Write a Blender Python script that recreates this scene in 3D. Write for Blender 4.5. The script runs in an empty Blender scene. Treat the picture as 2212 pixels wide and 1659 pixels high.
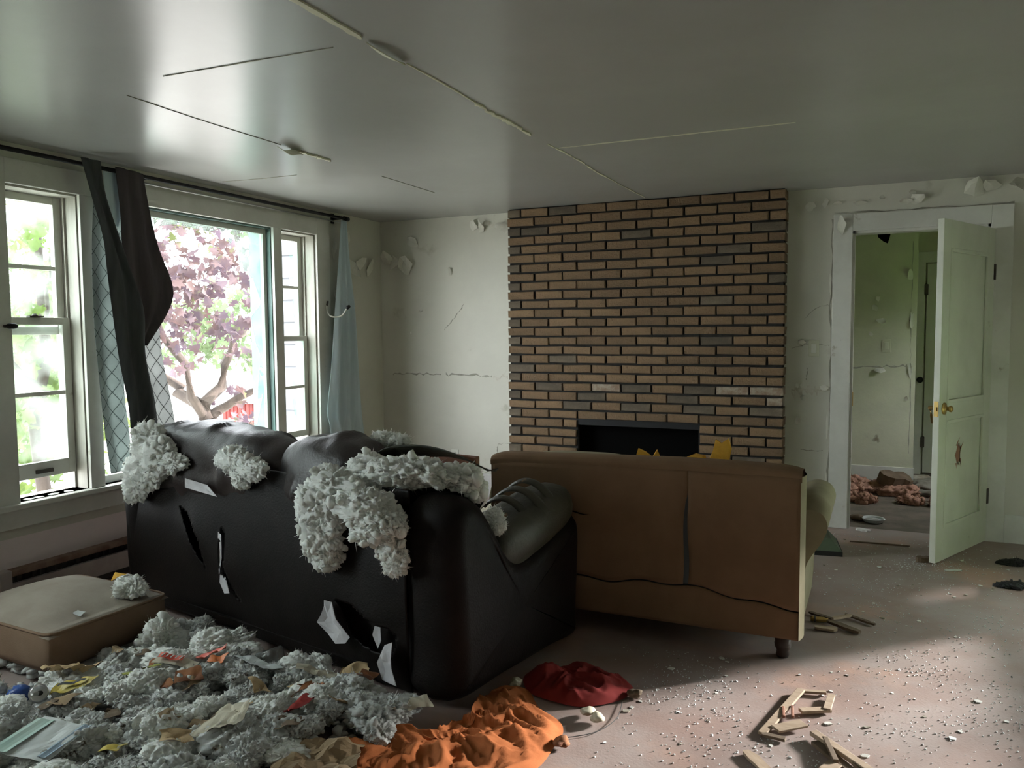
import bpy, bmesh, math, random
import numpy as np
from mathutils import Vector, Matrix

# ------------------------------------------------------------------ camera, world, sun, exposure
scene = bpy.context.scene
col = scene.collection
cam_d = bpy.data.cameras.new('camera'); cam = bpy.data.objects.new('camera', cam_d); col.objects.link(cam)
cam_d.sensor_width = 36.0; cam_d.lens = 1700.0 / 2212.0 * 36.0; cam_d.clip_start = 0.02; cam_d.clip_end = 300
_p, _r, _y = math.radians(-3.84), math.radians(0.44), math.radians(24.5)
_fw = Vector((-math.sin(_y) * math.cos(_p), math.cos(_y) * math.cos(_p), math.sin(_p)))
_rt = Vector((math.cos(_y), math.sin(_y), 0)); _up = _rt.cross(_fw)
_rt2 = _rt * math.cos(_r) - _up * math.sin(_r); _up2 = _rt * math.sin(_r) + _up * math.cos(_r)
_m = Matrix((_rt2, _up2, -_fw)).transposed().to_4x4(); _m.translation = (0, 0, 1.43)
cam.matrix_world = _m
scene.camera = cam

world = bpy.data.worlds.new('overcast_sky'); scene.world = world; world.use_nodes = True
wn = world.node_tree.nodes; wl = world.node_tree.links
wn['Background'].inputs[0].default_value = (0.90, 0.955, 1.0, 1); wn['Background'].inputs[1].default_value = 14.5

sun_d = bpy.data.lights.new('hazy_sun', 'SUN'); sun = bpy.data.objects.new('hazy_sun', sun_d); col.objects.link(sun)
sun_d.energy = 22.0; sun_d.angle = math.radians(5); sun_d.color = (1.0, 0.90, 0.90)
_sd = Vector((-0.72, -0.69, -math.tan(math.radians(15.4)))).normalized()
sun.rotation_euler = _sd.to_track_quat('-Z', 'Y').to_euler(); sun.location = (6, 8, 5)

scene.view_settings.view_transform = 'Standard'; scene.view_settings.look = 'None'
scene.view_settings.gamma = 1.0; scene.view_settings.use_curve_mapping = False
scene.view_settings.exposure = 0.12
try:
    scene.cycles.max_bounces = 12; scene.cycles.diffuse_bounces = 6; scene.cycles.transparent_max_bounces = 16
    scene.cycles.sample_clamp_indirect = 6.0
except Exception:
    pass

# ------------------------------------------------------------------ materials
M = {}
def mat(name, c1, c2=None, rough=0.8, scale=6.0, lo=0.35, hi=0.65, bump=0.0, bscale=60.0, metal=0.0, spec=0.5,
        stretch=(1, 1, 1), rand=0.0, trans=0.0, sss=0.0, detail=6.0, c3=None, c3scale=1.5, c3lo=.55, c3hi=.7, c3stretch=(1, 1, 1)):
    m = bpy.data.materials.new(name); m.use_nodes = True
    nt = m.node_tree; n = nt.nodes; l = nt.links; b = n['Principled BSDF']
    b.inputs['Roughness'].default_value = rough; b.inputs['Metallic'].default_value = metal
    b.inputs['Specular IOR Level'].default_value = spec
    if sss: b.inputs['Subsurface Weight'].default_value = sss; b.inputs['Subsurface Radius'].default_value = (1, 1, .95); b.inputs['Subsurface Scale'].default_value = .07
    tc = n.new('ShaderNodeTexCoord'); out = None
    def noise(sc, st, det):
        mp = n.new('ShaderNodeMapping'); mp.inputs['Scale'].default_value = st; l.new(tc.outputs['Object'], mp.inputs[0])
        t = n.new('ShaderNodeTexNoise'); t.inputs['Scale'].default_value = sc; t.inputs['Detail'].default_value = det
        t.inputs['Roughness'].default_value = 0.6
        l.new(mp.outputs[0], t.inputs['Vector']); return t
    def ramp(src, a, z):
        r = n.new('ShaderNodeMapRange'); r.inputs['From Min'].default_value = a; r.inputs['From Max'].default_value = z
        r.interpolation_type = 'SMOOTHSTEP'; l.new(src, r.inputs['Value']); return r.outputs[0]
    def mix(fac, a, c):
        x = n.new('ShaderNodeMix'); x.data_type = 'RGBA'
        l.new(fac, x.inputs['Factor'])
        if isinstance(a, tuple): x.inputs['A'].default_value = (*a, 1)
        else: l.new(a, x.inputs['A'])
        if isinstance(c, tuple): x.inputs['B'].default_value = (*c, 1)
        else: l.new(c, x.inputs['B'])
        return x.outputs['Result']
    if c2 is not None:
        t = noise(scale, stretch, detail); out = mix(ramp(t.outputs['Fac'], lo, hi), c1, c2)
    if c3 is not None:
        t = noise(c3scale, c3stretch, 5.0); out = mix(ramp(t.outputs['Fac'], c3lo, c3hi), out if out else c1, c3)
    if rand > 0:
        oi = n.new('ShaderNodeObjectInfo')
        mr = n.new('ShaderNodeMapRange'); mr.inputs['To Min'].default_value = 1 - rand; mr.inputs['To Max'].default_value = 1 + rand
        l.new(oi.outputs['Random'], mr.inputs['Value'])
        hs = n.new('ShaderNodeHueSaturation'); l.new(mr.outputs[0], hs.inputs['Value'])
        if out: l.new(out, hs.inputs['Color'])
        else: hs.inputs['Color'].default_value = (*c1, 1)
        out = hs.outputs[0]
    if out: l.new(out, b.inputs['Base Color'])
    else: b.inputs['Base Color'].default_value = (*c1, 1)
    if bump > 0:
        t = noise(bscale, (1, 1, 1), 4.0); bp = n.new('ShaderNodeBump'); bp.inputs['Strength'].default_value = bump
        bp.inputs['Distance'].default_value = 0.01
        l.new(t.outputs['Fac'], bp.inputs['Height']); l.new(bp.outputs[0], b.inputs['Normal'])
    if trans > 0:
        tr = n.new('ShaderNodeBsdfTranslucent'); ms = n.new('ShaderNodeMixShader'); ms.inputs[0].default_value = trans
        if out: l.new(out, tr.inputs[0])
        else: tr.inputs[0].default_value = (*c1, 1)
        l.new(b.outputs[0], ms.inputs[1]); l.new(tr.outputs[0], ms.inputs[2])
        l.new(ms.outputs[0], n['Material Output'].inputs[0])
    M[name] = m
    return m

def glass_mat(name, tint, gloss_rough=0.05, dirt=0.0):
    m = bpy.data.materials.new(name); m.use_nodes = True; nt = m.node_tree; n = nt.nodes; l = nt.links
    n.remove(n['Principled BSDF'])
    t = n.new('ShaderNodeBsdfTransparent'); t.inputs[0].default_value = (*tint, 1)
    g = n.new('ShaderNodeBsdfGlossy'); g.inputs['Roughness'].default_value = gloss_rough
    lw = n.new('ShaderNodeLayerWeight'); lw.inputs[0].default_value = .5; pw_ = n.new('ShaderNodeMath'); pw_.operation = 'POWER'; pw_.inputs[1].default_value = 5.0; l.new(lw.outputs['Facing'], pw_.inputs[0]); fr = n.new('ShaderNodeMapRange'); fr.inputs['To Min'].default_value = .04; fr.inputs['To Max'].default_value = .9; l.new(pw_.outputs[0], fr.inputs['Value'])
    mx = n.new('ShaderNodeMixShader'); l.new(fr.outputs[0], mx.inputs[0]); l.new(t.outputs[0], mx.inputs[1]); l.new(g.outputs[0], mx.inputs[2])
    last = mx.outputs[0]
    if dirt > 0:
        d = n.new('ShaderNodeBsdfDiffuse'); d.inputs[0].default_value = (.6, .62, .58, 1)
        tr = n.new('ShaderNodeBsdfTranslucent'); tr.inputs[0].default_value = (.7, .75, .7, 1)
        md = n.new('ShaderNodeMixShader'); md.inputs[0].default_value = .6; l.new(d.outputs[0], md.inputs[1]); l.new(tr.outputs[0], md.inputs[2])
        tc = n.new('ShaderNodeTexCoord'); no = n.new('ShaderNodeTexNoise'); no.inputs['Scale'].default_value = 5
        no.inputs['Detail'].default_value = 6; l.new(tc.outputs['Object'], no.inputs['Vector'])
        r = n.new('ShaderNodeMapRange'); r.inputs['From Min'].default_value = .35; r.inputs['From Max'].default_value = .75
        r.inputs['To Max'].default_value = dirt; l.new(no.outputs['Fac'], r.inputs['Value'])
        m2 = n.new('ShaderNodeMixShader'); l.new(r.outputs[0], m2.inputs[0]); l.new(last, m2.inputs[1]); l.new(md.outputs[0], m2.inputs[2])
        last = m2.outputs[0]
    l.new(last, n['Material Output'].inputs[0]); M[name] = m; return m

def quilt_mat(name, base, line, cell):
    # woven lining with diamond stitching: two diagonal line families in object space (Y,Z)
    m = mat(name, base, tuple(x * .85 for x in base), rough=.9, scale=5, trans=.45)
    nt = m.node_tree; n = nt.nodes; l = nt.links
    tc = n.new('ShaderNodeTexCoord'); sx = n.new('ShaderNodeSeparateXYZ'); l.new(tc.outputs['Object'], sx.inputs[0])
    def fam(sign):
        a = n.new('ShaderNodeMath'); a.operation = 'MULTIPLY'; a.inputs[1].default_value = 1.35 * sign; l.new(sx.outputs['Y'], a.inputs[0])
        s = n.new('ShaderNodeMath'); s.operation = 'ADD'; l.new(a.outputs[0], s.inputs[0]); l.new(sx.outputs['Z'], s.inputs[1])
        q = n.new('ShaderNodeMath'); q.operation = 'PINGPONG'; q.inputs[1].default_value = cell / 2; l.new(s.outputs[0], q.inputs[0])
        g = n.new('ShaderNodeMath'); g.operation = 'LESS_THAN'; g.inputs[1].default_value = cell * 0.028; l.new(q.outputs[0], g.inputs[0])
        return g.outputs[0]
    mx = n.new('ShaderNodeMath'); mx.operation = 'MAXIMUM'; l.new(fam(1), mx.inputs[0]); l.new(fam(-1), mx.inputs[1])
    b = n['Principled BSDF']; old = b.inputs['Base Color'].links[0].from_socket
    mm = n.new('ShaderNodeMix'); mm.data_type = 'RGBA'; l.new(mx.outputs[0], mm.inputs['Factor']); l.new(old, mm.inputs['A'])
    mm.inputs['B'].default_value = (*line, 1); l.new(mm.outputs['Result'], b.inputs['Base Color'])
    for nd in n:
        if nd.type == 'BSDF_TRANSLUCENT': l.new(mm.outputs['Result'], nd.inputs[0])
    return m

mat('wall_paint', (.62, .61, .52), (.57, .56, .48), rough=.55, scale=1.4, bump=.12, bscale=25, c3=(.42, .41, .32), c3scale=3.5, c3lo=.64, c3hi=.78)
mat('hall_paint', (.58, .58, .42), (.50, .50, .37), rough=.6, scale=2.0, bump=.15, bscale=30, c3=(.22, .19, .13), c3scale=4.0, c3lo=.68, c3hi=.76)
mat('ceiling_paint', (.40, .395, .38), (.365, .36, .345), rough=.27, scale=.9, bump=.05, bscale=4, spec=.34)
mat('trim_white', (.66, .66, .60), (.58, .58, .52), rough=.45, scale=4, c3=(.40, .37, .30), c3scale=7, c3lo=.66, c3hi=.74)
mat('trim_cool', (.56, .55, .52), (.48, .47, .45), rough=.5, scale=4)
mat('door_white', (.66, .68, .58), (.58, .60, .50), rough=.40, scale=3, c3=(.36, .34, .26), c3scale=6, c3lo=.68, c3hi=.76)
mat('low_wall', (.82, .73, .72), (.77, .68, .67), rough=.6, scale=2)
mat('teal_paint', (.125, .185, .17), (.10, .155, .145), rough=.5, scale=6)
mat('sash_wood', (.50, .49, .43), (.34, .32, .27), rough=.6, scale=9, stretch=(1, 1, .2))
mat('floor_dusty', (.26, .18, .155), (.31, .255, .235), rough=.55, scale=2.6, lo=.3, hi=.7, bump=.12, bscale=90, c3=(.38, .24, .185), c3scale=1.1, c3lo=.52, c3hi=.66)
mat('hall_floor', (.10, .085, .06), (.17, .13, .10), rough=.8, scale=5, bump=.3, bscale=40)
mat('brick', (.19, .118, .062), (.155, .102, .056), rough=.85, scale=9, bump=.9, bscale=70, rand=.2, c3=(.17, .135, .09), c3scale=5, c3lo=.58, c3hi=.75)
mat('brick_sooty', (.095, .075, .052), (.135, .105, .072), rough=.9, scale=8, bump=.5, bscale=90, rand=.3)
mat('brick_chipped', (.34, .29, .22), (.22, .15, .10), rough=.9, scale=18, bump=.7, bscale=60)
mat('mortar', (.012, .011, .010), (.020, .018, .016), rough=.95, scale=20, bump=.4)
mat('firebox', (.003, .003, .003), rough=1.0, spec=.05)  # near-black colour stands in for the shade of deep recesses
mat('black_iron', (.010, .010, .011), rough=.55, spec=.3)
mat('leather', (.0065, .0048, .0045), (.010, .0072, .0066), rough=.5, scale=10, bump=.2, bscale=120, spec=.16)
mat('leather_brown', (.030, .021, .020), (.020, .0145, .014), rough=.42, scale=8, bump=.25, bscale=90, spec=.5)
mat('leather_worn', (.040, .040, .028), (.060, .056, .040), rough=.45, scale=7, bump=.3, bscale=60, c3=(.26, .14, .06), c3scale=5.5, c3lo=.66, c3hi=.70, c3stretch=(1, .45, 1))
mat('liner_white', (.62, .60, .62), (.50, .48, .50), rough=.9, scale=9, bump=.2)
mat('red_board', (.26, .11, .06), (.20, .08, .05), rough=.7, scale=9, stretch=(1, 6, 6))
mat('tan_cloth_shaded', (.185, .115, .066), (.165, .102, .058), rough=.95, scale=6, bump=.15, bscale=220, spec=.2)  # loveseat fabric, with the shade on its back put into the colour
mat('tan_cloth_lit', (.27, .235, .155), (.23, .20, .13), rough=.95, scale=5, bump=.12, bscale=200, spec=.2)  # same loveseat fabric, with the light on arms and sides put into the colour
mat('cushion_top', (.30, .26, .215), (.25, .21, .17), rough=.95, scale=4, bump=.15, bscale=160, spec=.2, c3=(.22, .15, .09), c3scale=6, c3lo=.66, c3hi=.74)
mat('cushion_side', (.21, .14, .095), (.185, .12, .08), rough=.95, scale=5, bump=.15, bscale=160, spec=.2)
mat('slate_lining', (.10, .12, .13), rough=.9)
mat('dark_wood', (.035, .022, .015), (.05, .03, .02), rough=.4, scale=20, stretch=(1, 1, .1))
mat('fluff', (.92, .92, .89), (.86, .87, .83), rough=1.0, scale=14, spec=.05, trans=.28, sss=.0)
mat('fluff_dirty', (.62, .625, .61), (.50, .505, .485), rough=1.0, scale=11, spec=.05, trans=.18, c3=(.20, .16, .12), c3scale=22, c3lo=.62, c3hi=.70)
mat('yellow_foam', (.75, .42, .05), (.66, .36, .04), rough=.95, scale=18, bump=.4, bscale=200, trans=.15)
mat('orange_cloth', (.40, .125, .042), (.35, .11, .038), rough=.9, scale=5, spec=.15, bump=.1, bscale=160)
mat('red_cloth', (.24, .030, .026), (.18, .024, .022), rough=.9, scale=6, spec=.15)
mat('curtain_brown', (.085, .072, .075), (.065, .055, .058), rough=.9, scale=8, stretch=(1, 4, .4), trans=.15)
mat('curtain_grey', (.075, .080, .080), (.055, .06, .062), rough=.9, scale=8, stretch=(1, 4, .4), trans=.12)
mat('curtain_blue', (.70, .80, .83), (.62, .72, .75), rough=.85, scale=5, stretch=(1, 6, .3), trans=.35)
quilt_mat('quilted_lining', (.50, .51, .50), (.06, .06, .06), .115)
quilt_mat('quilted_green', (.46, .51, .49), (.10, .12, .115), .115)
mat('paper_white', (.60, .63, .62), (.52, .54, .53), rough=.8, scale=6)
mat('paper_green', (.36, .50, .44), (.44, .54, .48), rough=.8, scale=6)
mat('paper_blue', (.30, .38, .46), rough=.8)
mat('paper_tan', (.50, .36, .20), (.40, .28, .15), rough=.85, scale=8, bump=.2)
mat('paper_brown', (.30, .21, .12), (.24, .17, .10), rough=.9, scale=6, bump=.25, bscale=30)
mat('paper_cream', (.52, .47, .36), (.42, .38, .29), rough=.85, scale=6)
mat('wrapper_yellow', (.58, .44, .06), (.36, .29, .06), rough=.5, scale=14)
mat('wrapper_red', (.62, .08, .055), (.70, .16, .08), rough=.45, scale=10)
mat('wrapper_orange', (.60, .17, .05), rough=.5)
mat('wrapper_green', (.38, .40, .05), (.22, .25, .05), rough=.45, scale=16, stretch=(1, 6, 1))
mat('ink_dark', (.03, .03, .03), rough=.7)
mat('plastic_blue', (.02, .08, .30), (.015, .05, .22), rough=.4, scale=12)
mat('aluminium', (.70, .70, .70), rough=.28, metal=1.0)
glass_mat('clear_plastic', (.80, .80, .80), .15, .35)
mat('leaf_brown', (.26, .10, .035), (.16, .06, .03), rough=.9, scale=10)
mat('insulation_pink', (.50, .29, .21), (.36, .20, .14), rough=1.0, scale=9, spec=.05, trans=.15)
mat('wood_raw', (.36, .27, .19), (.29, .21, .14), rough=.8, scale=14, stretch=(1, 5, 5))
mat('wood_dark_scrap', (.11, .075, .045), (.16, .11, .07), rough=.85, scale=12)
mat('brass', (.50, .34, .12), rough=.35, metal=1.0)
mat('rust_dark', (.05, .04, .03), rough=.6)
mat('switch_plate', (.60, .60, .47), rough=.4)
mat('outlet_plate', (.70, .70, .62), rough=.4)
mat('heater_enamel', (.40, .36, .33), (.32, .28, .26), rough=.5, scale=6)
mat('heater_rust', (.14, .075, .05), (.22, .15, .11), rough=.8, scale=10)
mat('heater_dark', (.03, .028, .027), rough=.8)
mat('green_metal', (.055, .080, .050), (.075, .10, .065), rough=.55, scale=5)
mat('black_rubber', (.012, .012, .013), rough=.6)
mat('paint_flake', (.80, .79, .70), (.72, .71, .62), rough=.6, scale=8, trans=.25)
mat('plaster_bare', (.60, .58, .50), (.46, .43, .35), rough=.9, scale=12)
mat('crack_dark', (.36, .35, .29), (.26, .25, .20), rough=.9, scale=14)
mat('tape_pale', (.62, .60, .46), (.52, .50, .38), rough=.7, scale=9)
mat('rubble', (.30, .28, .23), (.18, .15, .11), rough=.95, scale=12, rand=.4)
mat('chip_pale', (.62, .61, .57), (.50, .49, .45), rough=.7, scale=9, rand=.25)
glass_mat('glass_pane', (.93, .97, .95), .02, .30)
glass_mat('glass_shard', (.80, .92, .88), .02, .25)
mat('glass_edge', (.72, .76, .76), rough=.25)
mat('maple_purple', (.055, .036, .050), (.085, .050, .045), rough=.6, scale=1.6, trans=.45, c3=(.10, .12, .04), c3scale=.9, c3lo=.55, c3hi=.62)
mat('maple_green', (.065, .105, .02), (.11, .15, .04), rough=.6, scale=1.5, trans=.5)
mat('bush_green', (.09, .13, .06), (.13, .17, .085), rough=.7, scale=1.2, trans=.4)
mat('hedge_green', (.13, .24, .045), (.18, .30, .06), rough=.7, scale=1.2, trans=.4)
mat('bark', (.06, .046, .036), (.04, .03, .024), rough=.95, scale=8, stretch=(1, 1, .25), bump=.5)
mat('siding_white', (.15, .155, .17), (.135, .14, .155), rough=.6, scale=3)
mat('container_red', (.16, .022, .018), (.13, .018, .016), rough=.5, scale=4)
mat('container_roof', (.80, .76, .72), rough=.6)
mat('fence_white', (.78, .78, .78), rough=.5)
mat('gravel', (.58, .56, .52), (.48, .46, .42), rough=.95, scale=1.2, bump=.3)
mat('lawn', (.10, .22, .03), (.14, .26, .05), rough=.95, scale=2, bump=.3)

# ------------------------------------------------------------------ mesh helpers
class MB:
    def __init__(s): s.v = []; s.f = []
    def add(s, vs, fs):
        k = len(s.v); s.v.extend([tuple(map(float, p)) for p in vs]); s.f.extend([tuple(int(i) + k for i in f) for f in fs]); return s
    def box(s, x0, x1, y0, y1, z0, z1, b=0.0):
        if b <= 0:
            vs = [(x, y, z) for z in (z0, z1) for y in (y0, y1) for x in (x0, x1)]
            return s.add(vs, [(0, 2, 3, 1), (4, 5, 7, 6), (0, 1, 5, 4), (2, 6, 7, 3), (0, 4, 6, 2), (1, 3, 7, 5)])
        bm = bmesh.new(); bmesh.ops.create_cube(bm, size=1.0)
        bmesh.ops.scale(bm, vec=(x1 - x0, y1 - y0, z1 - z0), verts=bm.verts)
        bmesh.ops.translate(bm, vec=((x0 + x1) / 2, (y0 + y1) / 2, (z0 + z1) / 2), verts=bm.verts)
        bmesh.ops.bevel(bm, geom=bm.edges[:], offset=b, segments=2, profile=.6, affect='EDGES')
        bm.verts.index_update()
        s.add([v.co[:] for v in bm.verts], [[v.index for v in f.verts] for f in bm.faces]); bm.free(); return s
    def tube(s, pts, r, n=10, cap=True):
        pts = [Vector(p) for p in pts]; rs = r if isinstance(r, (list, tuple)) else [r] * len(pts)
        ring = []; vs = []
        for i, p in enumerate(pts):
            d = (pts[min(i + 1, len(pts) - 1)] - pts[max(i - 1, 0)]).normalized()
            a = d.cross(Vector((0, 0, 1)) if abs(d.z) < .9 else Vector((1, 0, 0))).normalized(); b = d.cross(a)
            for k in range(n):
                t = 2 * math.pi * k / n; vs.append(p + a * (math.cos(t) * rs[i]) + b * (math.sin(t) * rs[i]))
        fs = [(i * n + k, i * n + (k + 1) % n, (i + 1) * n + (k + 1) % n, (i + 1) * n + k) for i in range(len(pts) - 1) for k in range(n)]
        if cap: fs += [tuple(range(n)), tuple(reversed(range((len(pts) - 1) * n, len(pts) * n)))]
        return s.add(vs, fs)
    def grid(s, fn, nu, nv, skip=None, thick=0.0):
        vs = [fn(i / nu, j / nv) for j in range(nv + 1) for i in range(nu + 1)]
        fs = []
        for j in range(nv):
            for i in range(nu):
                if skip and skip((i + .5) / nu, (j + .5) / nv): continue
                a = j * (nu + 1) + i; fs.append((a, a + 1, a + nu + 2, a + nu + 1))
        return s.add(vs, fs)
    def prism(s, poly, axis, a, b):
        n = len(poly)
        def P(p, t): return (t, p[0], p[1]) if axis == 'x' else ((p[0], t, p[1]) if axis == 'y' else (p[0], p[1], t))
        vs = [P(p, a) for p in poly] + [P(p, b) for p in poly]
        fs = [(i, (i + 1) % n, n + (i + 1) % n, n + i) for i in range(n)] + [tuple(range(n))[::-1], tuple(range(n, 2 * n))]
        return s.add(vs, fs)
    def lathe(s, prof, n=24, org=(0, 0, 0)):
        vs = [(org[0] + r * math.cos(2 * math.pi * k / n), org[1] + r * math.sin(2 * math.pi * k / n), org[2] + z) for r, z in prof for k in range(n)]
        fs = [(i * n + k, i * n + (k + 1) % n, (i + 1) * n + (k + 1) % n, (i + 1) * n + k) for i in range(len(prof) - 1) for k in range(n)]
        return s.add(vs, fs)
    def xform(s, m):
        s.v = [tuple(m @ Vector(p)) for p in s.v]; return s
    def mesh(s, name, material, smooth=False):
        me = bpy.data.meshes.new(name); me.from_pydata(s.v, [], s.f); me.validate(); me.update()
        bm = bmesh.new(); bm.from_mesh(me); bmesh.ops.recalc_face_normals(bm, faces=bm.faces); bm.to_mesh(me); bm.free()
        me.materials.append(M[material] if isinstance(material, str) else material)
        if smooth:
            for p in me.polygons: p.use_smooth = True
        return me
    def build(s, name, material, parent=None, smooth=False, **kw):
        o = bpy.data.objects.new(name, s.mesh(name, material, smooth)); col.objects.link(o); o.parent = parent
        return o

def obj_from(name, me, parent=None):
    o = bpy.data.objects.new(name, me); col.objects.link(o); o.parent = parent; return o
def tag(o, label=None, cat=None, group=None, kind=None):
    if label: o['label'] = label
    if cat: o['category'] = cat
    if group: o['group'] = group
    if kind: o['kind'] = kind
    return o
def empty(name, loc=(0, 0, 0), rz=0.0):
    o = bpy.data.objects.new(name, None); col.objects.link(o); o.location = loc; o.rotation_euler = (0, 0, rz)
    o.empty_display_size = .1; return o
def struct(o, label): return tag(o, label, None, None, 'structure')
def solidify(o, t, off=0.0):
    md = o.modifiers.new('thickness', 'SOLIDIFY'); md.thickness = t; md.offset = off; return o
def subsurf(o, k=1):
    md = o.modifiers.new('smooth', 'SUBSURF'); md.levels = k; md.render_levels = k; return o

class Nz:
    # smooth pseudo noise: sum of random plane waves
    def __init__(s, seed, freq, n=9):
        r = np.random.default_rng(seed); d = r.normal(size=(n, 3)); d /= np.linalg.norm(d, axis=1)[:, None]
        s.d = d * freq * r.uniform(.6, 1.5, size=(n, 1)); s.ph = r.uniform(0, 6.28, n); s.n = n
    def __call__(s, p):
        p = np.atleast_2d(np.asarray(p, float)); return np.sin(p @ s.d.T + s.ph).sum(1) / math.sqrt(s.n)
_ico = {}
def ico(k):
    if k not in _ico:
        bm = bmesh.new(); bmesh.ops.create_icosphere(bm, subdivisions=k, radius=1.0); bm.verts.index_update()
        _ico[k] = (np.array([v.co[:] for v in bm.verts]), np.array([[v.index for v in f.verts] for f in bm.faces])); bm.free()
    return _ico[k]
def mesh_np(name, V, Fc, material, smooth=True):
    me = bpy.data.meshes.new(name); V = np.asarray(V, np.float32); Fc = np.asarray(Fc, np.int32); k = Fc.shape[1]
    me.vertices.add(len(V)); me.vertices.foreach_set('co', V.ravel())
    me.loops.add(Fc.size); me.loops.foreach_set('vertex_index', Fc.ravel())
    me.polygons.add(len(Fc)); me.polygons.foreach_set('loop_start', np.arange(0, Fc.size, k, dtype=np.int32))
    me.update(calc_edges=True); me.validate()
    if smooth: me.polygons.foreach_set('use_smooth', np.ones(len(me.polygons), bool))
    me.materials.append(M[material] if isinstance(material, str) else material); return me

def fluff_mesh(name, blobs, n_lumps, lump, seed, material='fluff', sub=2, fibres=700):
    """cotton-like clump: billowy ellipsoids, small tufts and loose fibres. blobs: (x,y,z,rx,ry,rz)"""
    r = np.random.default_rng(seed); Vs = []; Fs = []; k = 0
    bl = np.array(blobs, float); vol = bl[:, 3] * bl[:, 4] * bl[:, 5]; pr = (vol ** .66) / (vol ** .66).sum()
    V0, F0 = ico(5 if len(bl) <= 6 else 4); n1, n2, n3, n4 = Nz(seed, 3.2), Nz(seed + 1, 8.0), Nz(seed + 2, 19.0), Nz(seed + 3, 42.0)
    surf = []
    for b in bl:
        q = V0 * (b[3:] / b[3:].mean()) + b[:3] * 12
        d = 1 + .20 * n1(q) + .22 * (.75 - np.abs(n2(q))) + .17 * (.75 - np.abs(n3(q))) + .11 * (.75 - np.abs(n4(q)))
        P = V0 * d[:, None] * b[3:] + b[:3]; Vs.append(P); Fs.append(F0 + k); k += len(V0); surf.append(P)
    V1, F1 = ico(sub)
    for i in range(n_lumps // 2):
        g = r.choice(len(bl), p=pr); P = surf[g]; c = P[r.integers(len(P))]; s = lump * r.uniform(.3, .9) * r.uniform(.7, 1.3, 3)
        q = n1(V1 + r.uniform(-9, 9, 3)) * .25 + (.6 - np.abs(n2(V1 * .6 + r.uniform(-9, 9, 3)))) * .35
        Vs.append(V1 * (1 + q)[:, None] * s + c); Fs.append(F1 + k); k += len(V1)
    for i in range(fibres):   # wisps standing off the surface
        g = r.choice(len(bl), p=pr); P = surf[g]; c = P[r.integers(len(P))]; o = c - bl[g, :3]; o = o / (np.linalg.norm(o) + 1e-9) + r.normal(size=3) * .6; o /= np.linalg.norm(o)
        t = np.cross(o, r.normal(size=3)); t /= np.linalg.norm(t); L = lump * r.uniform(.3, 1.1); w = r.uniform(.001, .0035)
        Vs.append(np.array([c - o * .004 + t * w, c - o * .004 - t * w, c + o * L + r.normal(size=3) * L * .3])); Fs.append(np.array([[0, 1, 2]]) + k); k += 3
    return mesh_np(name, np.vstack(Vs), np.vstack(Fs), material)

def rest_on(me, z):
    """flatten the underside of a heap where it lies on a floor (local height z)"""
    c = np.empty(len(me.vertices) * 3, np.float32); me.vertices.foreach_get('co', c); c = c.reshape(-1, 3); c[:, 2] = np.maximum(c[:, 2], z)
    me.vertices.foreach_set('co', c.ravel()); me.update(); return me

def smooth_path(pts, n, closed=False):
    P = np.array(pts, float); N = len(P); out = []
    segs = N if closed else N - 1
    for i in range(segs):
        g = lambda j: P[j % N] if closed else P[min(max(j, 0), N - 1)]
        p0, p1, p2, p3 = g(i - 1), g(i), g(i + 1), g(i + 2)
        for t in np.linspace(0, 1, n, endpoint=False):
            out.append(.5 * ((2 * p1) + (-p0 + p2) * t + (2 * p0 - 5 * p1 + 4 * p2 - p3) * t * t + (-p0 + 3 * p1 - 3 * p2 + p3) * t ** 3))
    if not closed: out.append(P[-1])
    return np.array(out)

def puff(cx, cy, cz, hx, hy, hz, e=3.2, nu=48, nv=28, seed=0, amp=.008, fr=14, wr=0.0, wdir=(1, 0, 0)):
    """soft cushion: super-ellipsoid with noise and wrinkles"""
    mb = MB(); nz = Nz(seed, fr); nz2 = Nz(seed + 5, fr * 2.3); w = np.array(wdir)
    def sp(a, q): return math.copysign(abs(a) ** q, a)
    def fn(u, v):
        th = 2 * math.pi * u; ph = math.pi * (v - .5); q = 2 / e
        d = np.array((sp(math.cos(ph), q) * sp(math.cos(th), q), sp(math.cos(ph), q) * sp(math.sin(th), q), sp(math.sin(ph), q)))
        p = np.array((hx, hy, hz)) * d
        nrm = d / (np.linalg.norm(d) + 1e-9)
        k = amp * (nz(p)[0] + .4 * nz2(p)[0])
        if wr: k += wr * max(0, nz(np.array([p[0] * 1.0, p[1] * .35, p[2] * .35]) * 2.4 + w)[0]) ** 2
        return np.array((cx, cy, cz)) + p + nrm * k
    mb.grid(fn, nu, nv); return mb

# ------------------------------------------------------------------ the room shell
XW, YB, XR, YR, ZC = -4.06, 6.06, 1.30, -1.60, 2.42
random.seed(4)
struct(MB().box(XW - .18, XR + .15, YR - .15, YB + .06, -.22, 0).build('floor', 'floor_dusty'), 'dusty pinkish brown floor of the room')
ceiling = struct(MB().box(XW - .18, XR + .15, YR - .15, YB + .12, ZC, ZC + .25).build('ceiling', 'ceiling_paint'), 'grey semi-gloss ceiling with cracked board seams')

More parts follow.
